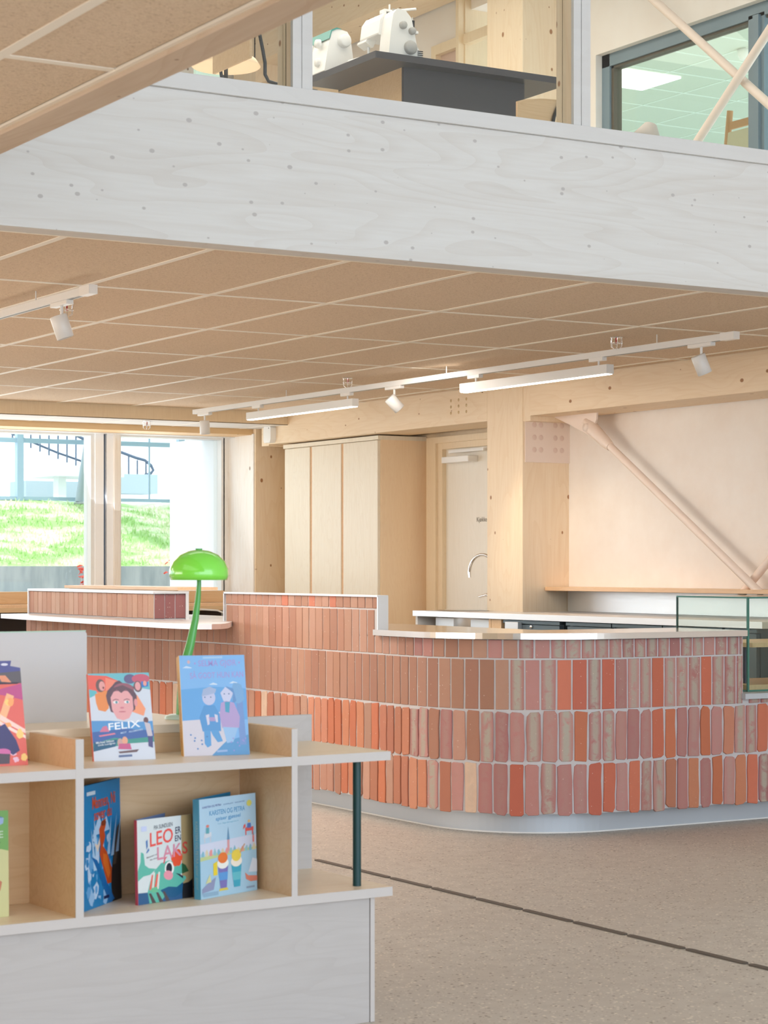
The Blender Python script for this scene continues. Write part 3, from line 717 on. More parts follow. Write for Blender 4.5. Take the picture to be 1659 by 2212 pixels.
def fridge(y0, y1, label, handle):
    f = thing('under_counter_fridge', label, 'fridge', (7.8, (y0 + y1) / 2, 0), 0, 'under counter fridges')
    MB().box(7.545, 7.83, y0, y1, .0, .910).build('body', M_FRIDGE, f)
    fd = MB().box(7.52, 7.545, y0 + .008, y1 - .008, .1, .884).build('door', M_FRIDGE, f)
    MB().box(7.515, 7.545, y0, y1, .890, .909).build('top_rail', M_FRIDGE, f)
    if handle:
        MB().box(7.485, 7.52, y1 - .20, y1 - .06, .855, .90).build('handle', STEEL_R, fd, .003)
        MB().lathe([(0, 0), (.009, 0), (.011, -.006)], (7.51, (y0 + y1) / 2 - .0, .873), 14, 0, (-1, 0, 0)).build('lock', CHROME, fd)
fridge(10.40, 11.0, 'blue grey under counter fridge with a square steel handle and lock', True)
fridge(9.89, 10.335, 'blue grey under counter fridge beside the one with a handle', False)
fridge(9.42, 9.88, 'blue grey under counter fridge left of the glass case edge', False)
fridge(8.9, 9.41, 'blue grey under counter fridge seen through the glass case', False)
fridge(8.62, 8.88, 'narrow blue grey under counter fridge behind the shelves of the glass case', False)
# tap
tp = thing('kitchen_tap', 'chrome swan neck tap on the steel worktop', 'tap', (8.0, 11.76, .95))
pts = [(8.00, 11.80, .95), (8.00, 11.80, 1.18)]
arcp = [(8.0 - .0, 11.80 + .0, 1.18)]
for k in range(0, 13):
    a = math.pi * k / 12 * 1.08
    arcp.append((8.0 - .03 * (1 - math.cos(a)), 11.80 + .115 * (1 - math.cos(a)), 1.20 + .125 * math.sin(a)))
MB().tube([(8.0, 11.80, .95)] + arcp, .011, 12).build('spout', CHROME, tp)
MB().lathe([(.028, 0), (.028, .01), (.02, .015), (.019, .06), (.022, .075), (.012, .095), (0, .1)], (7.985, 11.81, .952), 20).build('base', CHROME, tp)
MB().tube([(7.985, 11.81, 1.03), (7.97, 11.86, 1.055), (7.955, 11.93, 1.04)], [.012, .012, .008], 10).build('lever', CHROME, tp)

# ------------------------------------------------------------------ wardrobe cabinets and kitchen door
wc = thing('tall_cabinet', 'tall pale wood cabinet with three doors beside the corner column', 'cabinet', (8.1, 13.9, 0))
MB().box(7.945, 8.32, 13.202, 14.64, 0, 2.185).build('carcass', W_FINE_Z, wc)
MB().box(7.918, 8.33, 13.195, 14.64, 2.165, 2.195).build('top_board', W_PALEV_Z, wc)
for y0, y1 in ((13.21, 13.705), (13.742, 14.186), (14.222, 14.62)):
    MB().box(7.922, 7.945, y0, y1, .06, 2.16).build('door', W_PALEV_Z, wc, .001)
MB().box(7.932, 7.944, 13.705, 13.742, .06, 2.16).box(7.932, 7.944, 14.186, 14.222, .06, 2.16).build('door_gap_strip', W_SHELF, wc)
MB().box(7.944, 8.335, 13.196, 13.202, 0, 2.165).build('end_panel', wood('honey_veneer', rgb(244, 218, 182), rgb(236, 204, 164), 2, 0, None, .45, 40, .5), wc)
dr = thing('door_1', 'pale kitchen door in a wood frame with a white closer', 'door', (8.32, 12.6, 0), kind='structure')
lf = MB().box(8.325, 8.345, 11.9, 12.915, 0, 2.09).build('leaf', W_DOORPAN, dr)
MB().box(8.29, 8.345, 12.915, 12.975, 0, 2.135).box(8.29, 8.345, 11.8, 12.915, 2.09, 2.135).build('frame', W_FINE_Z, dr)
MB().box(8.27, 8.345, 12.975, 13.10, 0, 2.18).box(8.27, 8.345, 11.75, 12.975, 2.135, 2.18).build('casing', W_FINE_Z, dr)
cl = MB().box(8.24, 8.325, 12.50, 12.85, 1.985, 2.03).build('closer', M_WHITE_M, lf, .004)
MB().box(8.255, 8.275, 12.33, 12.78, 2.055, 2.075).build('closer_rail', M_WHITE, lf)
uvs, fs = text_mesh('Kj\u00f8kken')
MB().add([(8.3235, 12.515 - .150 * a, 1.550 + .043 * b_) for a, b_ in uvs], fs).build('lettering', mat('grey_lettering', rgb(120, 112, 100), .6), lf)
# motion sensor on the beam
ms = thing('motion_sensor', 'small white motion sensor on the beam above the cabinets', 'sensor', (7.85, 14.69, 2.27))
MB().prof([(14.63, 2.235), (14.645, 2.212), (14.735, 2.212), (14.75, 2.235), (14.75, 2.325), (14.735, 2.345), (14.645, 2.345), (14.63, 2.325)], 0, 7.80, 7.85).build('housing', M_WHITE_M, ms, .006)
MB().lathe([(0, 0), (.006, 0), (.006, -.002)], (7.80, 14.66, 2.325), 10, 0, (-1, 0, 0)).build('eye', M_BLACK, ms)
# perforated cover plate on the column
cp = thing('cover_plate', 'pale square plate with plug holes on the bar column', 'plate', (8.04, 11.268, 2.07))
MB().box(7.866, 8.222, 11.262, 11.27, 1.918, 2.219).build('sheet', M_PINKROD, cp, .001)
for x in (7.938, 7.99, 8.104, 8.156):
    for z in (2.162, 2.080, 2.0): MB().lathe([(0, .002), (.013, .002), (.018, 0)], (x, 11.262, z), 14, 0, (0, -1, 0)).build('plug', mat('plug_pink', rgb(226, 202, 188), .5), cp)
for i in range(3):
    for j in range(3):
        q = MB().lathe([(0, .001), (.010, .001), (.011, 0)], (7.85, 12.12 - i * .095, 2.37 - j * .042), 12, 0, (-1, 0, 0)).build('wood_plug', mat('plug_wood', rgb(206, 176, 130), .6))
        tag(q, '%s plug in the %s row of wood plugs left of the bar column' % (('upper', 'middle', 'lower')[j], ('left', 'middle', 'right')[i]), 'plug', 'wood plugs in the beam')
# steel bracing
def rod(name, label, a, b, r, gus=None):
    o = thing(name, label, 'brace', a, 0, 'pale steel cross braces')
    MB().tube([a, b], r, 16).build('rod', M_PINKROD, o); return o
b1 = rod('brace_rod', 'pale brace rod falling right from the steel gusset plate on the beam', (8.05, 10.66, 2.03), (8.05, 9.20, 1.09), .024)
gs = MB(); pl = [(11.208, 2.215), (10.735, 2.215), (10.74, 2.171), (10.80, 2.067), (11.006, 2.145)]
gs.prof(pl, 0, 8.045, 8.057); gp = gs.build('gusset_plate', M_PINKROD, b1)
ck = MB(); ck.tube([(8.05, 10.86, 2.165), (8.05, 10.79, 2.115), (8.05, 10.64, 2.015), (8.05, 10.60, 1.99)], [.022, .045, .036, .028], 14)
ck.lathe([(0, .03), (.025, .03), (.028, .0)], (8.03, 10.80, 2.12), 16, 0, (-1, 0, 0)); ck.build('clevis', M_PINKROD, gp)
rod('brace_rod', 'pale brace rod rising to the right edge above the bar shelf', (8.12, 9.45, 1.08), (8.12, 8.2, 2.10), .024)
rod('brace_rod', 'upper pale brace rod falling right across the internal window', (8.05, 10.45, 4.90), (8.05, 8.3, 3.19), .026)
rod('brace_rod', 'upper pale brace rod rising right across the internal window', (7.99, 10.05, 3.43), (7.99, 8.3, 4.87), .026)

# ------------------------------------------------------------------ tracks, spotlights, linear lamps
M_GLOW = mat('lit_diffuser', (1, 1, 1, 1), .5, 0, (1.0, 0.93, 0.84, 1), 9.0)
def track(name, label, x, y0, y1):
    o = thing('light_track', label, 'light track', (x, (y0 + y1) / 2, 2.36), 0, 'white ceiling light tracks')
    MB().box(x - .017, x + .017, y0, y1, 2.361, 2.393).build('rail', M_WHITE, o, .001)
    MB().box(x - .006, x + .006, y0 + .08, y1 - .05, 2.3600, 2.3612).build('slot', mat('slot_grey', rgb(150, 156, 160), .5), o)
    MB().box(x - .019, x + .019, y0 - .004, y0 + .10, 2.358, 2.396).build('end_feed', M_WHITE_M, o)
    for k in range(3):
        MB().cyl((x, y0 + .62 + 2.0 * k, 2.392), (x, y0 + .62 + 2.0 * k, 2.44), .003, 8).build('hanger', M_WHITE, o)
track('t', 'long white light track running above the brick counter', 6.86, 8.02, 14.05)
track('t', 'short white light track at the left edge below the beam', 3.47, 8.05, 12.5)
def spot(x, y, aim, label, power):
    o = thing('track_spotlight', label, 'spotlight', (x, y, 2.36), 0, 'white track spotlights')
    MB().box(x - .017, x + .017, y - .09, y + .09, 2.342, 2.361).build('adapter', M_WHITE_M, o, .003)
    MB().cyl((x, y, 2.30), (x, y, 2.345), .007, 10).build('stem', M_WHITE, o)
    a = Vector(aim).normalized(); c0 = Vector((x, y, 2.256))
    hd = MB(); hd.lathe([(0, -.048), (.034, -.048), (.037, -.045), (.037, .050), (.032, .052), (.030, .046), (0, .040)], c0, 28, 0, a)
    hd.build('head', M_WHITE, o)
    l = bpy.data.lights.new('spot_bulb', 'SPOT'); l.energy = power; l.color = (1, .84, .64); l.spot_size = math.radians(70); l.spot_blend = .7; l.shadow_soft_size = .03
    lo = bpy.data.objects.new('spot_bulb', l); COL.objects.link(lo); lo.location = c0 + a * .06; lo.rotation_euler = a.to_track_quat('-Z', 'Y').to_euler()
spot(6.86, 8.285, (.42, -.12, -1), 'white track spotlight at the right end of the long track', 14)
spot(6.86, 11.236, (.9, -.3, -1), 'white tilted track spotlight between the two linear lamps', 22)
spot(6.86, 13.88, (.05, 0, -1), 'white track spotlight hanging straight down at the far end of the long track', 16)
spot(3.47, 8.38, (.32, -.1, -1), 'white track spotlight hanging from the left track end', 4)
spot(3.47, 9.62, (-.2, -.1, -1), 'white track spotlight cut by the left picture edge', 4)
def linear(y0, y1, label):
    x = 6.86; o = thing('linear_lamp', label, 'lamp', (x, (y0 + y1) / 2, 2.3), 0, 'linear lamps under the long track')
    hs = MB().box(x - .024, x + .024, y0, y1, 2.268, 2.318).build('housing', M_WHITE, o, .001)
    MB().box(x - .021, x + .021, y0 + .01, y1 - .01, 2.2645, 2.2685).build('diffuser', M_GLOW, hs)
    for y in (y0 + .10, y1 - .14):
        MB().cyl((x, y, 2.316), (x, y, 2.35), .006, 8).build('stem', M_WHITE, o)
        MB().box(x - .015, x + .015, y - .05, y + .07, 2.342, 2.361).build('adapter', M_WHITE_M, o)
linear(9.036, 10.462, 'bright linear lamp under the right half of the long track')
linear(11.713, 13.184, 'bright linear lamp under the left half of the long track')
def sprinkler(x, y, z, label):
    o = thing('sprinkler_guard', label, 'sprinkler', (x, y, z), 0, 'wire guarded ceiling sprinklers')
    MB().lathe([(0, -.004), (.03, -.004), (.034, 0)], (x, y, z), 18).build('rose', CHROME, o)
    c_ = MB()
    for k in range(6):
        a = k * math.pi / 3; cx, cy = math.cos(a), math.sin(a)
        c_.tube([(x + .031 * cx, y + .031 * cy, z - .003), (x + .029 * cx, y + .029 * cy, z - .05), (x + .012 * cx, y + .012 * cy, z - .06)], .0018, 5)
    for r_, zz in ((.031, -.03),): c_.tube([(x + r_ * math.cos(a * math.pi / 9), y + r_ * math.sin(a * math.pi / 9), z + zz) for a in range(19)], .002, 5)
    c_.build('wire_cage', CHROME, o)
    MB().cyl((x, y, z - .004), (x, y, z - .032), .006, 8).build('bulb', mat('red_bulb', rgb(200, 60, 50), .3), o)
sprinkler(6.76, 8.85, 2.438, 'wire guarded sprinkler above the right linear lamp')
sprinkler(6.76, 11.64, 2.438, 'wire guarded sprinkler above the left linear lamp')
sprinkler(3.75, 9.0, 2.438, 'wire guarded sprinkler behind the left track spotlight')
sprinkler(6.74, 14.62, 2.338, 'wire guarded sprinkler on the soffit in front of the window')

# ------------------------------------------------------------------ window bench, guide strips
wb = thing('window_bench', 'light wood bench with raised box back under the garden windows', 'bench', (5, 15.1, 0))
MB().box(3.0, 7.70, 15.22, 15.40, .96, 1.052).build('raised_box', W_UNIT, wb)
MB().box(3.0, 7.74, 14.98, 15.40, .935, .958).build('top', W_SHELF, wb)
MB().box(3.0, 7.74, 14.98, 15.0, .90, .935).build('apron', W_UNIT, wb)
MB().box(3.0, 7.74, 15.36, 15.38, .0, .93).build('back_panel', M_SHADED, wb)  # dark sheet standing in for the shaded space under the bench
MB().box(3.0, 7.74, 15.02, 15.36, .62, .70).build('lower_shelf', W_UNIT, wb)
cb = MB().tube([(7.35, 14.96, .91), (7.5, 14.95, .90), (7.60, 14.94, .86), (7.64, 14.93, .80), (7.65, 14.93, .70)], .007, 8).build('white_cable', M_WHITE)
tag(cb, 'white cable hanging in a bow from the window bench', 'cable')
ORD = ['first', 'second', 'third', 'fourth', 'fifth', 'sixth', 'seventh', 'eighth', 'ninth', 'tenth']
first = None
for k in range(10):
    L = .146
    if first is None:
        s_ = MB()
        s_.prism([(-.013, -L + .012), (-.007, -L), (.007, -L), (.013, -L + .012), (.013, L - .012), (.007, L), (-.007, L), (-.013, L - .012)], 0.0, .005)
        first = s_.build('guide_strip', M_STRIP, None, .001); o = first
    else:
        o = first.copy(); COL.objects.link(o)
    o.location = (4.395, 7.69 - .307 * k, 0)
    tag(o, 'dark raised floor guide strip, %s of the row counted from the display unit' % ORD[k], 'floor strip', 'guide strips in a row on the floor')

# ------------------------------------------------------------------ upper floor furniture
tbz = 3.85
tt = thing('work_table', 'dark grey high work table behind the glass of the upper floor', 'table', (6.1, 9.6, 2.93))
MB().box(5.508, 6.703, 9.205, 10.45, 3.815, 3.85).build('table_top', M_DARKGREY, tt)
MB().box(5.734, 6.49, 9.30, 9.32, 2.93, 3.815).box(6.47, 6.49, 9.32, 10.1, 2.93, 3.815).build('dark_panel', M_DARKGREY, tt)
MB().box(5.734, 5.76, 9.32, 10.1, 2.93, 3.815).box(5.76, 6.47, 10.08, 10.1, 2.93, 3.815).build('beige_panel', W_UNIT, tt)
# sewing machine, long side along Y, hand wheel end facing the glass
sm = thing('sewing_machine', 'white sewing machine with a teal top on the dark table', 'sewing machine', (5.62, 9.9, tbz))
MB().prof([(5.525, 3.86), (5.705, 3.86), (5.70, 3.96), (5.685, 4.06), (5.665, 4.085), (5.60, 4.095), (5.575, 4.085), (5.55, 4.0)], 1, 9.76, 9.93).build('column', M_WHITE_M, sm, .006)
MB().prof([(5.545, 4.0), (5.675, 4.0), (5.665, 4.085), (5.60, 4.095), (5.565, 4.08)], 1, 9.93, 10.18).build('arm', M_WHITE_M, sm, .006)
MB().box(5.53, 5.70, 9.93, 10.2, 3.86, 3.93).build('bed', M_WHITE_M, sm, .006)
MB().prof([(5.552, 4.035), (5.566, 4.083), (5.598, 4.098), (5.63, 4.094), (5.60, 4.09), (5.57, 4.075), (5.556, 4.035)], 1, 9.755, 10.18).build('teal_cover', mat('teal_plastic', rgb(70, 150, 140), .35), sm)
MB().lathe([(0, .035), (.028, .035), (.034, .03), (.036, 0)], (5.64, 9.76, 4.03), 28, 0, (0, -1, 0)).build('hand_wheel', M_WHITE, sm)
for z in (4.02, 3.92): MB().lathe([(0, .02), (.022, .02), (.025, 0)], (5.54, 9.84, z), 20, 0, (-1, 0, 0)).build('dial', M_WHITE, sm)
MB().cyl((5.64, 9.84, 4.09), (5.64, 9.84, 4.115), .008, 10).build('spool_pin', M_WHITE, sm)
ov = thing('overlock_machine', 'white overlock machine with grey dials and black thread spools on the table', 'sewing machine', (5.7, 9.45, tbz))
ob = MB()
ob.prof([(5.66, 3.852), (5.86, 3.852), (5.865, 3.90), (5.835, 3.935), (5.82, 4.0), (5.80, 4.08), (5.765, 4.115), (5.715, 4.12), (5.69, 4.09), (5.675, 4.0)], 1, 9.33, 9.43)
ob.prof([(5.66, 4.0), (5.80, 4.0), (5.79, 4.09), (5.745, 4.125), (5.70, 4.12), (5.672, 4.08)], 1, 9.43, 9.62)
ob.box(5.66, 5.84, 9.43, 9.65, 3.852, 3.90)
ob.build('body', M_WHITE_M, ov, .010)
MB().prof([(5.655, 3.985), (5.70, 3.96), (5.72, 4.0), (5.66, 4.0)], 1, 9.55, 9.64).build('needle_head', M_WHITE_M, ov, .004)
MB().cyl((5.69, 9.58, 3.90), (5.69, 9.58, 3.99), .008, 8).build('needle_bar', STEEL_R, ov)
MB().cyl((5.63, 9.66, 3.885), (5.66, 9.48, 3.885), .027, 18).build('free_arm', M_WHITE_M, ov)
MG = mat('grey_dial', rgb(176, 174, 170), .4)
for x, z, r_ in ((5.745, 4.035, .020), (5.80, 4.012, .019), (5.79, 3.925, .036)):
    MB().lathe([(0, .022), (r_ * .85, .022), (r_, .016), (r_, 0)], (x, 9.33, z), 24, 0, (0, -1, 0)).build('dial', MG, ov)
for k in range(5): MB().box(5.836, 5.868, 9.326, 9.332, 3.872 + k * .010, 3.876 + k * .010).build('vent_slot', M_BLACK, ov)
for k in range(4): MB().box(5.71, 5.75, 9.37 + k * .06, 9.374 + k * .06, 4.10, 4.127).build('thread_slot', MG, ov)
MB().box(5.82, 5.90, 9.42, 9.5, 4.03, 4.045).build('spool_tray', M_WHITE_M, ov, .003)
for x, y in ((5.835, 9.48), (5.875, 9.44)):
    sp_ = MB().cyl((x, y, 4.045), (x, y, 4.10), .011, 14).build('thread_spool', M_BLACK, ov); MB().cyl((x, y, 4.10), (x, y, 4.12), .002, 6).build('spool_pin', STEEL_R, sp_)
MB().tube([(5.80, 9.55, 4.12), (5.80, 9.55, 4.20)], .005, 8).tube([(5.78, 9.58, 4.165), (5.89, 9.43, 4.162)], .007, 8).box(5.77, 5.81, 9.55, 9.6, 4.155, 4.175).build('thread_guide', M_WHITE_M, ov)
# cream lamp, chairs
cl_ = thing('cream_floor_lamp', 'cream dome shaded lamp behind the glass at left', 'lamp', (4.60, 9.1, 2.93))
MB().lathe([(.0, .085), (.05, .083), (.10, .068), (.145, .035), (.165, .004), (.160, .0), (.10, .012), (0, .02)], (4.585, 9.05, 3.622), 36).build('shade', mat('cream_shade', rgb(250, 224, 190), .5, 0, rgb(255, 214, 160), .25), cl_)
MB().cyl((4.585, 9.05, 2.94), (4.585, 9.05, 3.63), .010, 10).build('stem', M_BLACK, cl_)
MB().lathe([(0, .015), (.13, .015), (.135, 0)], (4.585, 9.05, 2.932), 24).build('foot', M_BLACK, cl_)
pb = thing('pinboard', 'pale green board standing behind the cream lamp', 'board', (5.4, 11, 2.93))
MB().box(5.38, 5.54, 11.0, 11.03, 2.93, 4.2).build('panel', mat('pale_green_board', rgb(178, 206, 196), .8), pb)
MB().box(5.54, 5.57, 11.0, 11.03, 2.93, 4.2).build('dark_edge', M_BLACK, pb)
ch = thing('tube_chair', 'chair with black bent tube frame behind the glass at left', 'chair', (4.5, 8.2, 2.93))
MB().tube([(4.31, 8.2, 3.60), (4.335, 8.2, 3.49), (4.345, 8.2, 3.44), (4.345, 8.2, 3.39), (4.362, 8.2, 3.362), (4.42, 8.2, 3.352), (4.60, 8.2, 3.350), (4.60, 8.2, 2.935)], .008, 10).tube([(4.42, 8.2, 3.35), (4.40, 8.2, 2.935)], .008, 8).tube([(4.31, 8.6, 3.60), (4.345, 8.6, 3.40), (4.42, 8.6, 3.35), (4.60, 8.6, 3.35), (4.60, 8.6, 2.935)], .008, 8).build('frame', M_BLACK, ch)
MB().box(4.28, 4.292, 8.22, 8.58, 3.46, 3.62).build('backrest', W_UNIT, ch)
MB().box(4.36, 4.72, 8.21, 8.59, 3.356, 3.368).build('seat', W_UNIT, ch)
c2_ = thing('plywood_chair', 'chair with a curved plywood back and black tube beside the table', 'chair', (5.95, 8.3, 2.93))
MB().tube([(5.945, 8.3, 3.30), (5.965, 8.3, 3.40), (6.0, 8.3, 3.478)], .009, 10).tube([(5.945, 8.3, 3.30), (5.94, 8.3, 2.935)], .009, 10).tube([(5.56, 8.3, 3.34), (5.56, 8.3, 2.935)], .009, 10).tube([(5.56, 8.3, 3.34), (5.945, 8.3, 3.32)], .009, 8).build('frame', M_BLACK, c2_)
bp = MB()
bp.prof([(5.76, 3.36), (5.76, 3.455), (5.80, 3.468), (5.90, 3.483), (5.99, 3.488), (5.985, 3.46), (5.955, 3.36)], 1, 8.31, 8.325)
bp.build('backrest', W_UNIT, c2_)
MB().box(5.58, 5.95, 8.33, 8.7, 3.345, 3.357).build('seat', W_UNIT, c2_)
l2 = thing('grey_cone_lamp', 'grey cone shaded lamp peeking over the rail at right', 'lamp', (7.14, 9.05, 2.93))
MB().lathe([(.035, .13), (.11, .0), (.105, 0), (.03, .125)], (7.10, 9.05, 3.50), 28, 0, (.35, 0, 1)).build('shade', mat('grey_shade', rgb(200, 190, 180), .5), l2)
MB().cyl((7.11, 9.05, 2.94), (7.11, 9.05, 3.55), .008, 8).build('stem', M_BLACK, l2)
# internal window
iw = thing('window_4', 'blue grey framed internal window high on the cream wall', 'window', (8.25, 9.5, 2.95), kind='structure')
f = MB(); f.box(8.27, 8.34, 10.90, 10.98, 2.95, 4.53); f.box(8.27, 8.34, 8.0, 10.98, 4.45, 4.53); f.box(8.27, 8.36, 9.42, 9.56, 2.95, 4.47); f.box(8.25, 8.28, 9.45, 9.5, 2.95, 4.46)
wf = f.build('window_frame', M_BLUEGREY, iw)
MB().box(8.285, 8.35, 10.875, 10.90, 2.95, 4.45).box(8.285, 8.35, 8.0, 10.9, 4.435, 4.45).build('window_seal', mat('brown_seal', rgb(92, 84, 68), .6), iw)
MB().box(8.31, 8.316, 8.0, 9.42, 2.95, 4.45).box(8.31, 8.316, 9.56, 10.89, 2.95, 4.45).build('pane', M_GLASSG, wf)
# room behind the internal window
struct('ceiling_back_room', box(8.4, 18, 5, 24, 5.352, 5.5), mat('pale_green_tile', rgb(196, 204, 186), .9), 'pale tiled ceiling of the room behind the internal window', 'ceiling')
g = MB()
for k in range(0, 14): g.box(8.4, 18, 8.0 + .565 * k + .2, 8.0 + .565 * k + .215, 5.348, 5.353)
for k in range(0, 16): g.box(8.5 + .6 * k + .23, 8.5 + .6 * k + .245, 5, 24, 5.3482, 5.353)
struct('trim_18', g, mat('pale_green_bar', rgb(222, 232, 220), .6), 'pale grid bars of the back room ceiling', 'ceiling grid')
struct('wall_back_room', MB().box(8.4, 18, 19, 19.2, 2.95, 5.4).box(16, 16.2, 5, 19, 2.95, 5.4), mat('pale_mint_wall', rgb(222, 236, 228), .9), 'pale mint wall of the room behind the internal window', 'wall')
pn = thing('ceiling_panel_light', 'glowing square ceiling panel seen through the internal window', 'lamp', (11.04, 14.2, 5.34))
MB().box(10.755, 11.33, 13.95, 14.475, 5.335, 5.349).build('diffuser', mat('panel_glow', (1, 1, 1, 1), .5, 0, (1, .99, .96, 1), 3.0), pn)
cm = thing('ceiling_camera', 'small pale dome camera on the back room ceiling', 'camera', (11.2, 12.55, 5.3))
MB().lathe([(0, -.09), (.05, -.08), (.07, -.04), (.07, 0), (0, 0)], (11.18, 12.95, 5.35), 24).lathe([(0, -.06), (.03, -.05), (.04, 0), (0, 0)], (11.5, 12.95, 5.35), 16).build('housing', M_WHITE_M, cm)
es = thing('easel', 'wooden easel standing behind the internal window', 'easel', (9.5, 11.2, 2.95))
M_EAS = mat('easel_wood', rgb(196, 140, 88), .6)
MB().tube([(9.5, 11.32, 3.2), (9.5, 11.17, 4.35)], .022, 8).build('mast', M_EAS, es)
MB().box(9.49, 9.51, 10.7, 11.20, 4.22, 4.27).build('crossbar', M_EAS, es)
MB().box(9.485, 9.495, 10.72, 11.20, 3.3, 4.20).build('canvas', mat('canvas', rgb(206, 190, 160), .8), es)
# upper doorway and door
struct('door_2', MB().box(8.16, 8.22, 12.80, 12.86, 2.95, 4.97).box(8.16, 8.22, 12.0, 12.80, 4.90, 4.97), W_FINE_Z, 'upper floor door frame left of the wooden jamb', 'door')
struct('door_3', box(8.205, 8.218, 12.5, 12.80, 2.95, 4.90), mat('pink_beige_door', rgb(206, 178, 160), .6), 'pinkish door leaf inside the upper frame', 'door')
struct('trim_19', MB().box(8.17, 8.42, 12.43, 12.49, 2.95, 5.3).box(8.12, 8.17, 12.44, 12.475, 2.95, 5.3), W_FINE_Z, 'wooden jamb between upper door and column', 'jamb')
struct('trim_20', box(7.85, 8.2, 11.68, 15.0, 5.25, 5.6), W_SPR_Y, 'spruce beam under the upper ceiling', 'beam')

# ------------------------------------------------------------------ book display unit (own local frame, slightly turned)
UA = math.radians(2.3); UC = (3.0196, 4.9554)
un = thing('book_display_unit', 'low pale wood book display unit with open compartments in the foreground', 'shelf unit', (UC[0], UC[1], 0), UA)
def U(mb, name, mats, bevel=.0012, parent=un): return mb.build(name, mats, parent, bevel, True)
LX = -1.9
def board(x0, x1, y0, y1, z0, z1, name, top=None, front=None):
    """board whose front edge carries the cool light in its colour"""
    m = MB(); m.box(x0, x1, y0 + .0015, y1, z0, z1, 0); m.box(x0, x1, y0, y0 + .0015, z0, z1, 1)
    return U(m, name, [top or W_UNIT, M_EDGE_COOL], 0)
board(LX, 0, 0, .425, .342, .367, 'lower_shelf', W_UNIT_WARM_TOP)
board(LX, -.947, .0, .425, .713, .737, 'upper_shelf', W_UNIT_WARM_TOP)
board(-.925, -.321, .0, .425, .713, .737, 'upper_shelf', W_UNIT_WARM_TOP)
board(-.303, -.006, .0, .425, .713, .737, 'upper_shelf', W_UNIT_WARM_TOP)
board(-.947, -.925, -.0005, .28, .367, .811, 'partition')
board(-.321, -.303, -.0005, .28, .367, .811, 'partition')
U(MB().box(LX, -.321, .28, .298, .367, .713), 'back_panel', W_UNIT)
U(MB().box(LX, -.33, .306, .32, .737, .79), 'rear_step', W_UNIT)
U(MB().box(-.30, .002, .425, .441, .02, .813), 'end_panel', W_UNIT_COOL)
U(MB().box(LX, -.062, .02, .038, .0, .342), 'base_front', W_UNIT_COOL)
U(MB().box(-.060, -.046, .018, .41, .0, .342), 'base_side', M_EDGE_COOL)
U(MB().box(LX - .018, LX, .0, .425, .0, .811), 'end_side', W_UNIT)
U(MB().cyl((-.074, .065, .367), (-.074, .065, .713), .0115, 20), 'tube_leg', M_TEAL)
dk = thing('desk_top_board', 'raised pale wood desk joined behind the display unit', 'desk', (UC[0], UC[1], 0), UA)
U(MB().box(LX, -.36, .3055, .86, .790, .813), 'desk_top', W_UNIT_WARM_TOP, .001, dk)
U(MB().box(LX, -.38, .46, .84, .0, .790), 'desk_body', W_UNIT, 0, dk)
sc_ = thing('desk_screen', 'grey desk privacy screen standing on the raised desk at left', 'screen', (UC[0], UC[1], 0), UA)
ss = MB(); ss.prof([(-1.9, .813), (-.657, .813), (-.657, 1.055), (-.662, 1.062), (-1.9, 1.062)], 1, .545, .555)
U(ss, 'panel', M_GREYPANEL, .001, sc_)
U(MB().box(-1.9, -.66, .544, .556, 1.062, 1.0645), 'edge_glint', mat('pale_green_glint', rgb(176, 214, 196), .5), 0, sc_)  # greenish glint along the top edge, made as a pale strip

# green table lamp
lp = thing('table_lamp', 'glossy lime green mushroom lamp on the raised desk', 'lamp', (UC[0], UC[1], 0), UA)
cx, cy = -.345, .47
lsh = U(MB().lathe([(.0, .085), (.012, .085), (.03, .082), (.055, .071), (.074, .052), (.083, .030), (.0835, .012), (.080, .0), (.077, .0), (.078, .02), (.06, .06), (.0, .078)], (cx, cy, 1.2035), 40), 'shade', M_LAMPG, 0, lp)
U(MB().lathe([(0, .004), (.0095, .004), (.0095, 0)], (cx, cy, 1.2885), 18), 'finial', M_LAMPS, 0, lsh)
U(MB().tube([(cx, cy, 1.25), (cx, cy, 1.19), (cx - .003, cy, 1.15), (cx - .012, cy, 1.09), (cx - .028, cy, 1.02), (cx - .040, cy, .98), (cx - .05, cy, .93), (cx - .054, cy, .87), (cx - .055, cy, .82)], [.006, .0065, .008, .010, .0125, .0135, .0145, .015, .016], 20), 'stem', M_LAMPS, 0, lp)
U(MB().lathe([(0, .012), (.04, .012), (.05, .008), (.052, 0)], (cx - .050, cy, .8135), 30), 'base', mat('mint_enamel', rgb(196, 224, 214), .3), 0, lp)

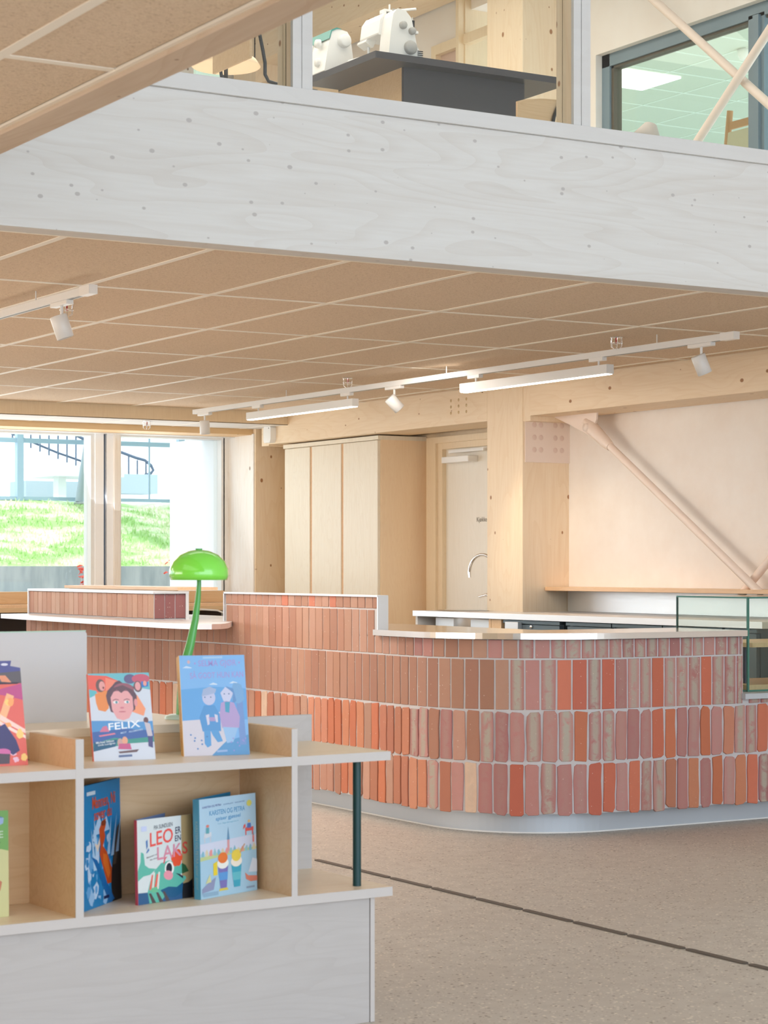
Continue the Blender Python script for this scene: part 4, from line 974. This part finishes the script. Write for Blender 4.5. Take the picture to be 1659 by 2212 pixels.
# ------------------------------------------------------------------ books
R3 = Matrix.Rotation(UA, 4, 'Z')
def flat(c): return mat('print_%d_%d_%d' % c, rgb(*c), .45)
class Cover:
    """flat printed artwork on a book front: polygons in 0..1 x 0..1, stacked in thin layers"""
    def __init__(s, w_, h): s.w = w_; s.h = h; s.mb = MB(); s.mats = []; s.k = 0
    def mi(s, c):
        m = flat(c)
        if m not in s.mats: s.mats.append(m)
        return s.mats.index(m)
    def y(s): s.k += 1; return -.00015 - .00002 * s.k
    def poly(s, pts, c): y = s.y(); s.mb.add([(min(max(u, 0), 1) * s.w, y, min(max(v_, 0), 1) * s.h) for u, v_ in pts], [tuple(range(len(pts)))], s.mi(c)); return s
    def ell(s, u, v_, a, b, c, rot=0.0, n=24):
        k = s.h / s.w; cr, sr = math.cos(rot), math.sin(rot)
        return s.poly([(u + a * math.cos(t_) * cr - b * math.sin(t_) * sr * k, v_ + (a * math.cos(t_) * sr / k + b * math.sin(t_) * cr)) for t_ in [2 * math.pi * q / n for q in range(n)]], c)
    def blob(s, u, v_, a, b, c, seed, n=18, amp=.25):
        r = random.Random(seed); return s.poly([(u + a * (1 + r.uniform(-amp, amp)) * math.cos(2 * math.pi * q / n), v_ + b * (1 + r.uniform(-amp, amp)) * math.sin(2 * math.pi * q / n)) for q in range(n)], c)
    def text(s, st, u0, v0, u1, v1, c, slope=0.0, sag=0.0):
        uvs, fs = text_mesh(st, 1.0, 0, .012); y = s.y()
        s.mb.add([((u0 + (u1 - u0) * a) * s.w, y, (v0 + (v1 - v0) * b_ + slope * a + sag * (a - .5) ** 2) * s.h) for a, b_ in uvs], fs, s.mi(c)); return s
def book(label, x, y, z, ang, lean, w_, h, th, spine, edgecol, cover, back=None, spinetext=None, cat='book'):
    """x, y: lower left front corner in the unit frame"""
    p = R3 @ Vector((x, y, 0)) + Vector((UC[0], UC[1], z))
    o = thing('picture_book', label, cat, p, UA + math.radians(ang), 'picture books on the display unit', rotx=-math.radians(lean))
    b_ = MB(); b_.box(0, w_, 0, .002, 0, h, 0); b_.box(-.0012, .002, 0, th, 0, h, 1); 
    if back is None: b_.box(0, w_, th - .002, th, 0, h, 0)
    cbd = b_.build('cover_boards', [flat(edgecol), flat(spine)], o, 0, True)
    MB().box(.002, w_ - .003, .002, th - .002, .003, h - .003).build('pages', mat('page_paper', rgb(232, 226, 212), .8), o, 0, True)
    if back:
        a = math.radians(back[0]); q = MB()
        q.add([(0, th - .001, 0), (w_ * math.cos(a), th + w_ * math.sin(a), 0), (w_ * math.cos(a), th + w_ * math.sin(a), h), (0, th - .001, h),
               (0, th + .001, 0), (w_ * math.cos(a), th + .002 + w_ * math.sin(a), 0), (w_ * math.cos(a), th + .002 + w_ * math.sin(a), h), (0, th + .001, h)],
              [(0, 1, 2, 3), (7, 6, 5, 4), (3, 2, 6, 7), (0, 4, 5, 1), (1, 5, 6, 2)])
        q.build('back_cover', flat(back[1]), o, 0, True)
        a2 = a * .5; MB().add([(0, th, .004), (w_ * .9 * math.cos(a2), th + w_ * .9 * math.sin(a2), .004), (w_ * .9 * math.cos(a2), th + w_ * .9 * math.sin(a2), h - .006), (0, th, h - .006)], [(0, 1, 2, 3)]).build('open_page', mat('page_paper', rgb(232, 226, 212), .8), o, 0, True)
    cover.mb.build('cover_print', cover.mats, cbd, 0, True)
    if spinetext:
        uvs, fs = text_mesh(spinetext[0]); 
        MB().add([(-.0016, th * (.78 - .56 * b2), h * (.78 - .68 * a)) for a, b2 in uvs], fs).build('spine_lettering', flat(spinetext[1]), cbd, 0, True)
    return o

# Felix
c = Cover(.166, .232)
c.poly([(0, 0), (1, 0), (1, 1), (0, 1)], (205, 214, 228)); c.poly([(0, .82), (.3, .9), (1, .80), (1, 1), (0, 1)], (112, 186, 200))
c.poly([(0, .78), (.25, .78), (.55, .84), (.52, .90), (.3, .97), (0, .985)], (228, 104, 92)); c.poly([(.27, .80), (.55, .84), (.5, .90), (.28, .95)], (238, 140, 118))
c.poly([(.0, .72), (.12, .76), (.12, .80), (0, .82)], (98, 184, 196))
c.poly([(.09, .76), (.2, .80), (.38, .80), (.44, .77), (.3, .70), (.30, .60), (.24, .56), (.13, .58), (.10, .66)], (228, 142, 84))
c.ell(.19, .86, .075, .075, (112, 92, 92)); c.ell(.215, .855, .05, .055, (222, 158, 156)); c.ell(.235, .835, .014, .014, (120, 60, 60))
c.ell(.68, .93, .10, .055, (104, 98, 138)); c.ell(.86, .93, .15, .055, (196, 96, 118)); c.ell(.80, .84, .07, .065, (110, 92, 98)); c.ell(.80, .845, .045, .05, (224, 160, 164))
c.poly([(.86, .83), (.97, .84), (.98, .89), (.86, .90)], (60, 122, 196)); c.ell(.92, .875, .03, .03, (228, 160, 150))
c.poly([(.68, .55), (.86, .50), (.90, .58), (.78, .74), (.68, .74)], (238, 156, 120))
c.blob(.53, .70, .25, .20, (98, 78, 92), 4, 26, .10); c.ell(.56, .81, .17, .075, (150, 96, 112))
c.poly([(.34, .72), (.40, .79), (.52, .795), (.63, .79), (.70, .72), (.70, .58), (.62, .48), (.52, .455), (.42, .48), (.35, .58)], (226, 166, 170))
c.poly([(.35, .76), (.45, .81), (.52, .77), (.60, .81), (.70, .74), (.72, .80), (.55, .86), (.38, .83)], (104, 80, 92))
c.ell(.745, .655, .028, .045, (222, 150, 154))
for u_ in (.42, .60): c.ell(u_, .665, .045, .016, (232, 232, 234)); c.ell(u_ + .01, .665, .018, .016, (96, 148, 160)); c.poly([(u_ - .05, .69), (u_, .704), (u_ + .05, .694), (u_ + .05, .688), (u_, .696), (u_ - .05, .684)], (104, 70, 82))
c.ell(.515, .60, .035, .010, (206, 128, 140)); c.ell(.515, .555, .06, .006, (190, 104, 120))
c.poly([(0, .30), (1, .30), (1, .44), (.7, .43), (.3, .455), (0, .46)], (88, 150, 206)); c.poly([(0, .20), (1, .24), (1, .33), (.5, .36), (0, .33)], (70, 104, 168))
c.poly([(0, .20), (.35, .26), (.6, .24), (1, .26), (1, .20), (.6, .19), (0, .12)], (70, 150, 140)); c.poly([(.12, .33), (.28, .33), (.24, .40), (.18, .39)], (206, 120, 150))
c.poly([(.1, .29), (.36, .315), (.38, .30), (.12, .275)], (222, 130, 150)); c.poly([(0, .11), (.36, .16), (.40, .24), (.02, .215)], (44, 96, 130))
c.text('Michael Stilson', .05, .195, .34, .22, (225, 232, 238), .02); c.text('Linda Lundgren', .08, .165, .36, .19, (225, 232, 238), .02)
c.text('FELIX', .27, .345, .79, .425, (236, 242, 250), .03); c.text('MOT   ALLEMANN', .46, .30, .82, .32, (190, 214, 236), .035)
c.ell(.89, .45, .04, .035, (116, 84, 88)); c.poly([(.86, .43), (.95, .41), (.98, .27), (.90, .26)], (196, 190, 200)); c.poly([(.90, .27), (.98, .26), (.97, .13), (.90, .15)], (80, 80, 130))
c.ell(.44, .20, .045, .05, (198, 160, 156)); c.ell(.52, .225, .045, .045, (226, 166, 140)); c.poly([(.40, .13), (.62, .12), (.60, .19), (.42, .19)], (196, 96, 140)); c.poly([(.40, .10), (.74, .12), (.70, .09), (.42, .08)], (110, 88, 92))
c.poly([(.40, .035), (.62, .04), (.62, .065), (.40, .06)], (98, 116, 156))
book('picture book with a dark haired boy face and red spine, leaning on the upper shelf', -.817, .165, .7372, -9.5, 15, .166, .232, .012, (232, 120, 100), (206, 212, 226), c)
# Selma
c = Cover(.180, .272)
c.poly([(0, 0), (1, 0), (1, 1), (0, 1)], (126, 180, 232)); c.poly([(0, .35), (1, .35), (1, .66), (.8, .67), (.5, .685), (.2, .67), (0, .66)], (100, 164, 222))
c.poly([(0, 0), (1, 0), (1, .20), (.55, .12), (.4, 0)], (90, 152, 204)); c.poly([(0, 0), (.42, 0), (.6, .11), (.8, .22), (.85, .40), (.60, .44), (.3, .36), (0, .35)], (206, 204, 216))
c.ell(.14, .935, .022, .018, (206, 170, 176)); c.poly([(.04, .875), (.10, .895), (.18, .88), (.18, .872)], (196, 216, 240)); c.poly([(.43, .705), (.50, .725), (.56, .71), (.56, .703)], (206, 222, 240)); c.poly([(.74, .715), (.80, .735), (.87, .722), (.87, .714)], (206, 222, 240))
c.poly([(.36, .965), (.66, .968), (.66, .99), (.36, .985)], (160, 198, 236)); c.text('\u2022 SELMA GJ\u00d8R \u2022', .22, .87, .93, .95, (160, 150, 214), .005); c.text('S\u00c5 GODT HUN KAN', .15, .765, .97, .845, (160, 150, 214), .01)
c.poly([(.84, .72), (.93, .68), (.96, .10), (.86, .10), (.84, .5)], (116, 150, 206)); c.blob(.86, .62, .12, .10, (120, 168, 214), 8)
c.ell(.42, .575, .10, .075, (190, 196, 226)); c.poly([(.31, .59), (.40, .60), (.52, .62), (.54, .66), (.44, .685), (.34, .66)], (160, 178, 212)); 
c.poly([(.34, .50), (.50, .50), (.58, .40), (.58, .24), (.30, .24), (.26, .38)], (86, 150, 208)); c.poly([(.32, .25), (.42, .25), (.42, .10), (.36, .08), (.32, .12)], (90, 156, 212)); c.poly([(.42, .25), (.54, .25), (.60, .14), (.52, .13), (.45, .20)], (90, 156, 212))
c.poly([(.36, .40), (.41, .41), (.41, .31), (.38, .30)], (206, 206, 226)); c.poly([(.49, .41), (.54, .40), (.54, .33), (.51, .33)], (206, 206, 226)); c.poly([(.40, .38), (.50, .38), (.50, .34), (.42, .34)], (170, 150, 196))
c.poly([(.60, .62), (.68, .68), (.80, .62), (.72, .51), (.64, .54)], (198, 204, 232)); c.poly([(.68, .69), (.80, .66), (.84, .54), (.78, .50), (.79, .62)], (100, 146, 200))
c.poly([(.60, .52), (.68, .54), (.80, .52), (.88, .38), (.86, .27), (.60, .27), (.57, .40)], (174, 156, 204)); c.poly([(.66, .53), (.74, .53), (.72, .42), (.66, .43)], (74, 156, 190)); c.poly([(.61, .28), (.84, .27), (.76, .13), (.66, .12)], (150, 190, 230))
for u_, v_ in ((.36, .58), (.45, .58), (.66, .61), (.73, .61)): c.ell(u_, v_, .010, .007, (70, 110, 160))
for k in range(16):
    r = random.Random(k); c.ell(.05 + r.random() * .5, .04 + r.random() * .2, .014, .008, (80, 130, 190)) if k % 2 else c.ell(.7 + r.random() * .26, .03 + r.random() * .14, .012, .008, (150, 150, 214))
c.poly([(.50, .03), (.66, .035), (.66, .055), (.50, .05)], (150, 180, 222))
book('blue picture book with two figures and a yellow spine, standing on the upper shelf', -.553, .168, .7372, -15, 13, .180, .272, .030, (232, 184, 110), (118, 176, 228), c, None, ('SELMA GJ\u00d8R  S\u00c5 GODT HUN KAN', (206, 130, 84)))
# dark and red book at the left edge
c = Cover(.19, .27)
c.poly([(0, 0), (1, 0), (1, 1), (0, 1)], (226, 108, 100)); c.poly([(0, .72), (1, .80), (1, 1), (0, 1)], (84, 86, 146)); c.poly([(.55, .80), (1, .78), (1, .90), (.6, .88)], (96, 92, 100)); c.poly([(.86, .95), (1, .93), (1, 1), (.88, 1)], (190, 186, 190))
c.poly([(.5, .70), (1, .78), (1, .62), (.8, .66)], (190, 84, 140)); c.ell(.78, .965, .05, .012, (220, 220, 236)); c.poly([(.72, .80), (.86, .79), (.78, .86), (.68, .86)], (226, 150, 120)); c.poly([(.60, .775), (.94, .775), (.98, .79), (.6, .795)], (60, 50, 66))
c.poly([(.62, .42), (.72, .41), (.88, .66), (.78, .69)], (244, 184, 140)); c.poly([(.6, .46), (1, .30), (1, .34), (.62, .51)], (246, 214, 206)); c.poly([(.6, .41), (1, .25), (1, .28), (.62, .44)], (250, 222, 214))
for k in range(14):
    r = random.Random(40 + k); c.blob(.62 + r.random() * .34, .04 + r.random() * .64, .03 + r.random() * .03, .02 + r.random() * .03, ((250, 210, 130), (250, 170, 110), (236, 196, 220))[k % 3], k)
c.poly([(.60, .36), (.72, .40), (.86, .24), (.90, .14), (.80, .10), (.68, .16), (.62, .10)], (66, 64, 116)); c.ell(.66, .13, .11, .035, (206, 110, 170)); c.poly([(.60, .02), (.74, .02), (.76, .11), (.60, .12)], (84, 74, 90))
book('red and purple picture book cut by the left edge of the picture', -1.188, .182, .7372, -3, 13, .19, .27, .012, (120, 60, 110), (226, 170, 150), c)
# tall blue book in the compartment
c = Cover(.243, .317)
c.poly([(0, 0), (1, 0), (1, 1), (0, 1)], (24, 124, 182)); c.poly([(.75, 0), (1, 0), (1, .64), (.9, .60), (.8, .4), (.72, .2)], (44, 36, 34)); c.poly([(.78, .30), (.92, .62), (.96, .5), (.86, .3)], (96, 78, 66))
for k in range(46):
    r = random.Random(70 + k); u_ = .08 + r.random() * .62; v_ = .03 + r.random() * .58; c.blob(u_, v_, .02 + r.random() * .05, .02 + r.random() * .07, ((150, 190, 228), (96, 160, 214), (186, 210, 236), (40, 130, 190))[k % 4], k + 9, 12, .4)
for a, b_, L in ((.35, .62, .25), (.50, .62, .30), (.65, .60, .22), (.75, .58, .28), (.30, .50, .30), (.88, .60, .2)):
    c.poly([(a - .03, b_ - .2), (a + .05, b_ - .2), (a + (a - .5) * .5 + .02, b_ + L * .5)], (172, 206, 236))
c.poly([(.25, .58), (.7, .60), (.62, .72), (.50, .66), (.42, .74), (.34, .66)], (168, 202, 234))
c.poly([(.22, .42), (.36, .38), (.80, .02), (.66, .0), (.4, .26)], (24, 104, 170))
c.poly([(.42, .62), (.50, .68), (.60, .70), (.60, .64), (.56, .60), (.58, .55), (.52, .48), (.62, .42), (.74, .28), (.72, .16), (.62, .16), (.50, .32), (.43, .42), (.46, .50)], (196, 78, 30)); c.poly([(.52, .42), (.62, .40), (.70, .24), (.64, .20), (.52, .34)], (222, 110, 36)); c.ell(.54, .665, .07, .022, (130, 56, 26))
c.poly([(.38, .50), (.44, .56), (.44, .50), (.38, .44), (.30, .52)], (224, 206, 190))
c.poly([(.12, .915), (.34, .915), (.34, .945), (.12, .945)], (196, 214, 230)); c.text('Mannen, Ni', .26, .78, .86, .895, (206, 84, 52), .01); c.text('sover du', .30, .70, .76, .79, (206, 84, 52), .01)
c.poly([(.52, .045), (.66, .045), (.66, .07), (.52, .07)], (30, 36, 80))
book('tall blue picture book with an orange figure in surf, inside the open compartment', -.894, .068, .3672, 40.3, 1.0, .243, .317, .010, (20, 96, 146), (30, 60, 90), c)
# Leo
c = Cover(.190, .219)
c.poly([(0, 0), (1, 0), (1, 1), (0, 1)], (214, 224, 228)); c.poly([(.80, .0), (1, 0), (1, 1), (.80, 1)], (168, 146, 104))
c.poly([(0, 0), (1, 0), (1, .22), (.92, .18), (.82, .17), (.55, .12), (.3, .13), (0, .14)], (42, 92, 140)); c.poly([(.80, 0), (1, 0), (1, .23), (.92, .19), (.80, .18)], (24, 24, 30))
c.poly([(.06, .62), (.11, .60), (.13, .46), (.20, .42), (.33, .40), (.22, .34), (.10, .33), (0, .28), (0, .40), (.05, .5)], (94, 184, 168))
c.poly([(.17, .14), (.22, .26), (.30, .38), (.42, .46), (.56, .48), (.72, .44), (.86, .40), (.92, .33), (.80, .31), (.74, .28), (.86, .27), (.88, .24), (.80, .18), (.68, .12), (.48, .06), (.4, .0), (.2, 0)], (92, 184, 168))
c.poly([(.80, .43), (.87, .40), (.93, .32), (.80, .30)], (40, 86, 50)); c.poly([(.68, .32), (.82, .24), (.82, .27), (.76, .30)], (24, 30, 60))
for a in (0, 1):
    c.poly([(.20 + a * .09, .16 + a * .01), (.235 + a * .09, .16), (.27 + a * .10, .33), (.25 + a * .09, .34)], (234, 96, 84))
    c.poly([(.245 + a * .09, .16), (.28 + a * .09, .16), (.31 + a * .09, .36), (.28 + a * .09, .36)], (226, 224, 218))
c.poly([(.20, .15), (.25, .18), (.34, .19), (.36, .13), (.28, .12)], (106, 190, 150)); c.poly([(.40, .14), (.55, .17), (.7, .15), (.82, .20), (.80, .08), (.66, .03), (.5, .05)], (14, 88, 132))
for a in (.25, .38, .50): c.poly([(a, 0), (a + .07, 0), (a - .02, .12), (a - .06, .12)], (84, 72, 76))
c.ell(.57, .385, .085, .085, (236, 240, 240)); c.ell(.565, .385, .055, .065, (18, 24, 44)); c.ell(.55, .305, .085, .055, (232, 152, 170), -.3)
for q in range(6): c.ell(.71 + .055 * math.cos(q * 1.05), .50 + .06 * math.sin(q * 1.05), .05, .05, (232, 84, 44))
c.ell(.71, .50, .07, .07, (232, 80, 44))
c.poly([(.46, .45), (.48, .52), (.54, .53), (.50, .50), (.48, .45)], (220, 88, 100)); c.poly([(.15, .74), (.18, .76), (.185, .68), (.16, .64)], (74, 122, 186)); c.poly([(.15, .60), (.20, .66), (.21, .63), (.17, .60)], (74, 122, 186))
c.poly([(.07, .86), (.17, .86), (.17, .92), (.07, .92)], (198, 210, 244)); c.text('PIA SUNDLIEN', .30, .865, .64, .915, (110, 120, 130), .02)
c.text('LEO', .225, .665, .645, .835, (232, 84, 78), .035); c.text('ER', .69, .785, .79, .865, (36, 48, 84), .01); c.text('EN', .68, .695, .79, .765, (36, 48, 84), .01)
c.text('LAK', .35, .50, .80, .655, (216, 142, 166), .02); c.text('S', .815, .535, .91, .68, (200, 70, 60), .0); c.text('Illustrert av', .16, .535, .35, .555, (120, 120, 126), .03); c.text('Mia Nilsen', .22, .505, .36, .52, (120, 120, 126), .02)
book('white picture book with a big green fish and a red spine, standing open', -.728, .090, .3672, 14, 1.5, .190, .219, .010, (196, 74, 86), (206, 214, 220), c, (24, (120, 146, 196)))
# Karsten
c = Cover(.222, .262)
c.poly([(0, 0), (1, 0), (1, 1), (0, 1)], (174, 208, 232)); c.poly([(0, .45), (1, .45), (1, .58), (0, .55)], (206, 214, 236)); c.poly([(0, 0), (1, 0), (1, .42), (0, .42)], (164, 202, 226)); c.poly([(0, .38), (.35, .40), (.6, .41), (1, .43), (1, .45), (.6, .45), (.3, .44), (0, .42)], (190, 206, 150))
for k in range(14):
    r = random.Random(k + 300); u_ = .02 + k * .07; c.poly([(u_, .42), (u_ + .05, .42), (u_ + .05, .45 + r.random() * .03), (u_ + .025, .47 + r.random() * .03), (u_, .45 + r.random() * .02)], ((130, 184, 206), (214, 206, 176), (226, 150, 150), (150, 196, 206))[k % 4])
c.poly([(.475, .44), (.515, .44), (.515, .56), (.475, .56)], (214, 156, 160)); c.poly([(.47, .56), (.52, .56), (.495, .70)], (104, 150, 186)); c.poly([(.93, .50), (.96, .50), (.96, .57), (.93, .57)], (220, 130, 130)); c.poly([(.93, .57), (.96, .57), (.945, .63)], (110, 156, 180))
c.text('KARSTEN OG PETRA', .05, .905, .38, .925, (90, 96, 160), .01); c.text('OPPLEV  NORGE', .42, .915, .80, .928, (110, 140, 180), .01)
c.text('KARSTEN OG PETRA', .17, .825, .80, .875, (96, 160, 206), .01); c.text('spiser gj\u00f8ssel', .28, .755, .72, .805, (92, 158, 206), .01); c.text('Tor \u00c5ge Bringsv\u00e6rd', .31, .725, .68, .742, (110, 180, 206), .008)
c.ell(.88, .905, .045, .032, (218, 214, 110)); c.poly([(.878, .87), (.884, .87), (.88, .84)], (110, 140, 170))
# small toy horses as plain shapes
c.poly([(.06, .60), (.20, .62), (.20, .66), (.08, .66)], (206, 214, 226)); c.poly([(.07, .56), (.09, .56), (.09, .62), (.07, .62)], (196, 204, 220)); c.poly([(.17, .56), (.19, .56), (.19, .62), (.17, .62)], (196, 204, 220)); c.poly([(.10, .65), (.16, .65), (.16, .71), (.11, .71)], (96, 166, 180)); c.ell(.135, .725, .028, .014, (220, 130, 120))
c.poly([(.80, .62), (.95, .62), (.95, .66), (.80, .66)], (222, 96, 92)); c.poly([(.80, .58), (.82, .58), (.82, .63), (.80, .63)], (222, 96, 92)); c.poly([(.92, .58), (.94, .58), (.94, .63), (.92, .63)], (222, 96, 92)); c.poly([(.76, .64), (.81, .67), (.80, .70), (.77, .68)], (222, 96, 92)); c.poly([(.83, .65), (.91, .65), (.90, .70), (.84, .70)], (86, 120, 190)); c.ell(.87, .72, .025, .014, (232, 190, 120))
# two large plain ice cream cups in place of the figures
c.poly([(.30, .30), (.48, .30), (.45, .08), (.34, .08)], (122, 118, 186)); c.poly([(.305, .24), (.475, .24), (.465, .16), (.325, .16)], (92, 156, 220)); c.ell(.39, .33, .10, .055, (236, 240, 236)); c.ell(.39, .385, .085, .055, (230, 122, 60)); c.poly([(.33, .08), (.46, .08), (.48, .055), (.31, .055)], (216, 200, 90))
c.poly([(.54, .30), (.72, .30), (.69, .07), (.58, .07)], (64, 168, 196)); c.poly([(.55, .22), (.71, .22), (.70, .14), (.565, .14)], (100, 190, 206)); c.ell(.63, .33, .10, .055, (240, 232, 220)); c.ell(.63, .39, .085, .06, (232, 208, 84)); c.poly([(.69, .42), (.78, .50), (.79, .49), (.70, .40)], (206, 160, 120))
c.poly([(.22, .22), (.29, .22), (.29, .36), (.22, .34)], (230, 208, 60))
c.poly([(.78, .20), (.84, .165), (1, .15), (1, .10), (.88, .10), (.80, .13)], (214, 130, 112)); c.poly([(.84, .20), (1, .19), (1, .32), (.92, .34)], (214, 222, 236))
c.poly([(.02, .06), (.22, .08), (.26, .20), (.12, .15), (.02, .10)], (140, 150, 186)); c.poly([(.08, .15), (.16, .24), (.18, .16)], (208, 212, 160)); c.poly([(.04, .02), (.3, .02), (.3, .06), (.02, .06)], (140, 176, 204)); c.poly([(.80, .035), (.95, .035), (.95, .055), (.80, .055)], (140, 160, 186))
book('pale blue picture book with a church spire on its cover, rightmost in the compartment', -.549, .082, .3672, 18.5, 1.5, .222, .262, .022, (86, 160, 190), (176, 208, 228), c, (16, (40, 140, 190)), ('KARSTEN OG PETRA spiser gj\u00f8ssel', (150, 180, 180)))
# green book
c = Cover(.20, .265)
c.poly([(0, 0), (1, 0), (1, 1), (0, 1)], (200, 200, 146)); c.poly([(0, .58), (.5, .63), (.9, .64), (1, .62), (1, 1), (0, 1)], (112, 166, 88))
c.poly([(.75, .98), (.94, .93), (.93, .88), (.86, .86), (.7, .87)], (150, 176, 216)); c.poly([(.75, .99), (.93, .935), (.72, .93)], (70, 110, 160)); c.text('HELE', .62, .745, .93, .81, (190, 210, 190)); c.text('NORGE RUNDT', .4, .685, .9, .705, (60, 100, 60))
c.poly([(.7, .38), (.82, .38), (.91, .33), (.89, .26), (.86, .22), (.88, .19), (.7, .19)], (186, 116, 86)); c.ell(.76, .05, .1, .10, (170, 184, 206))
book('green and yellow picture book cut by the left edge, in the left compartment', -1.276, .108, .3672, 1.5, 1.0, .20, .265, .012, (90, 140, 70), (190, 196, 140), c)
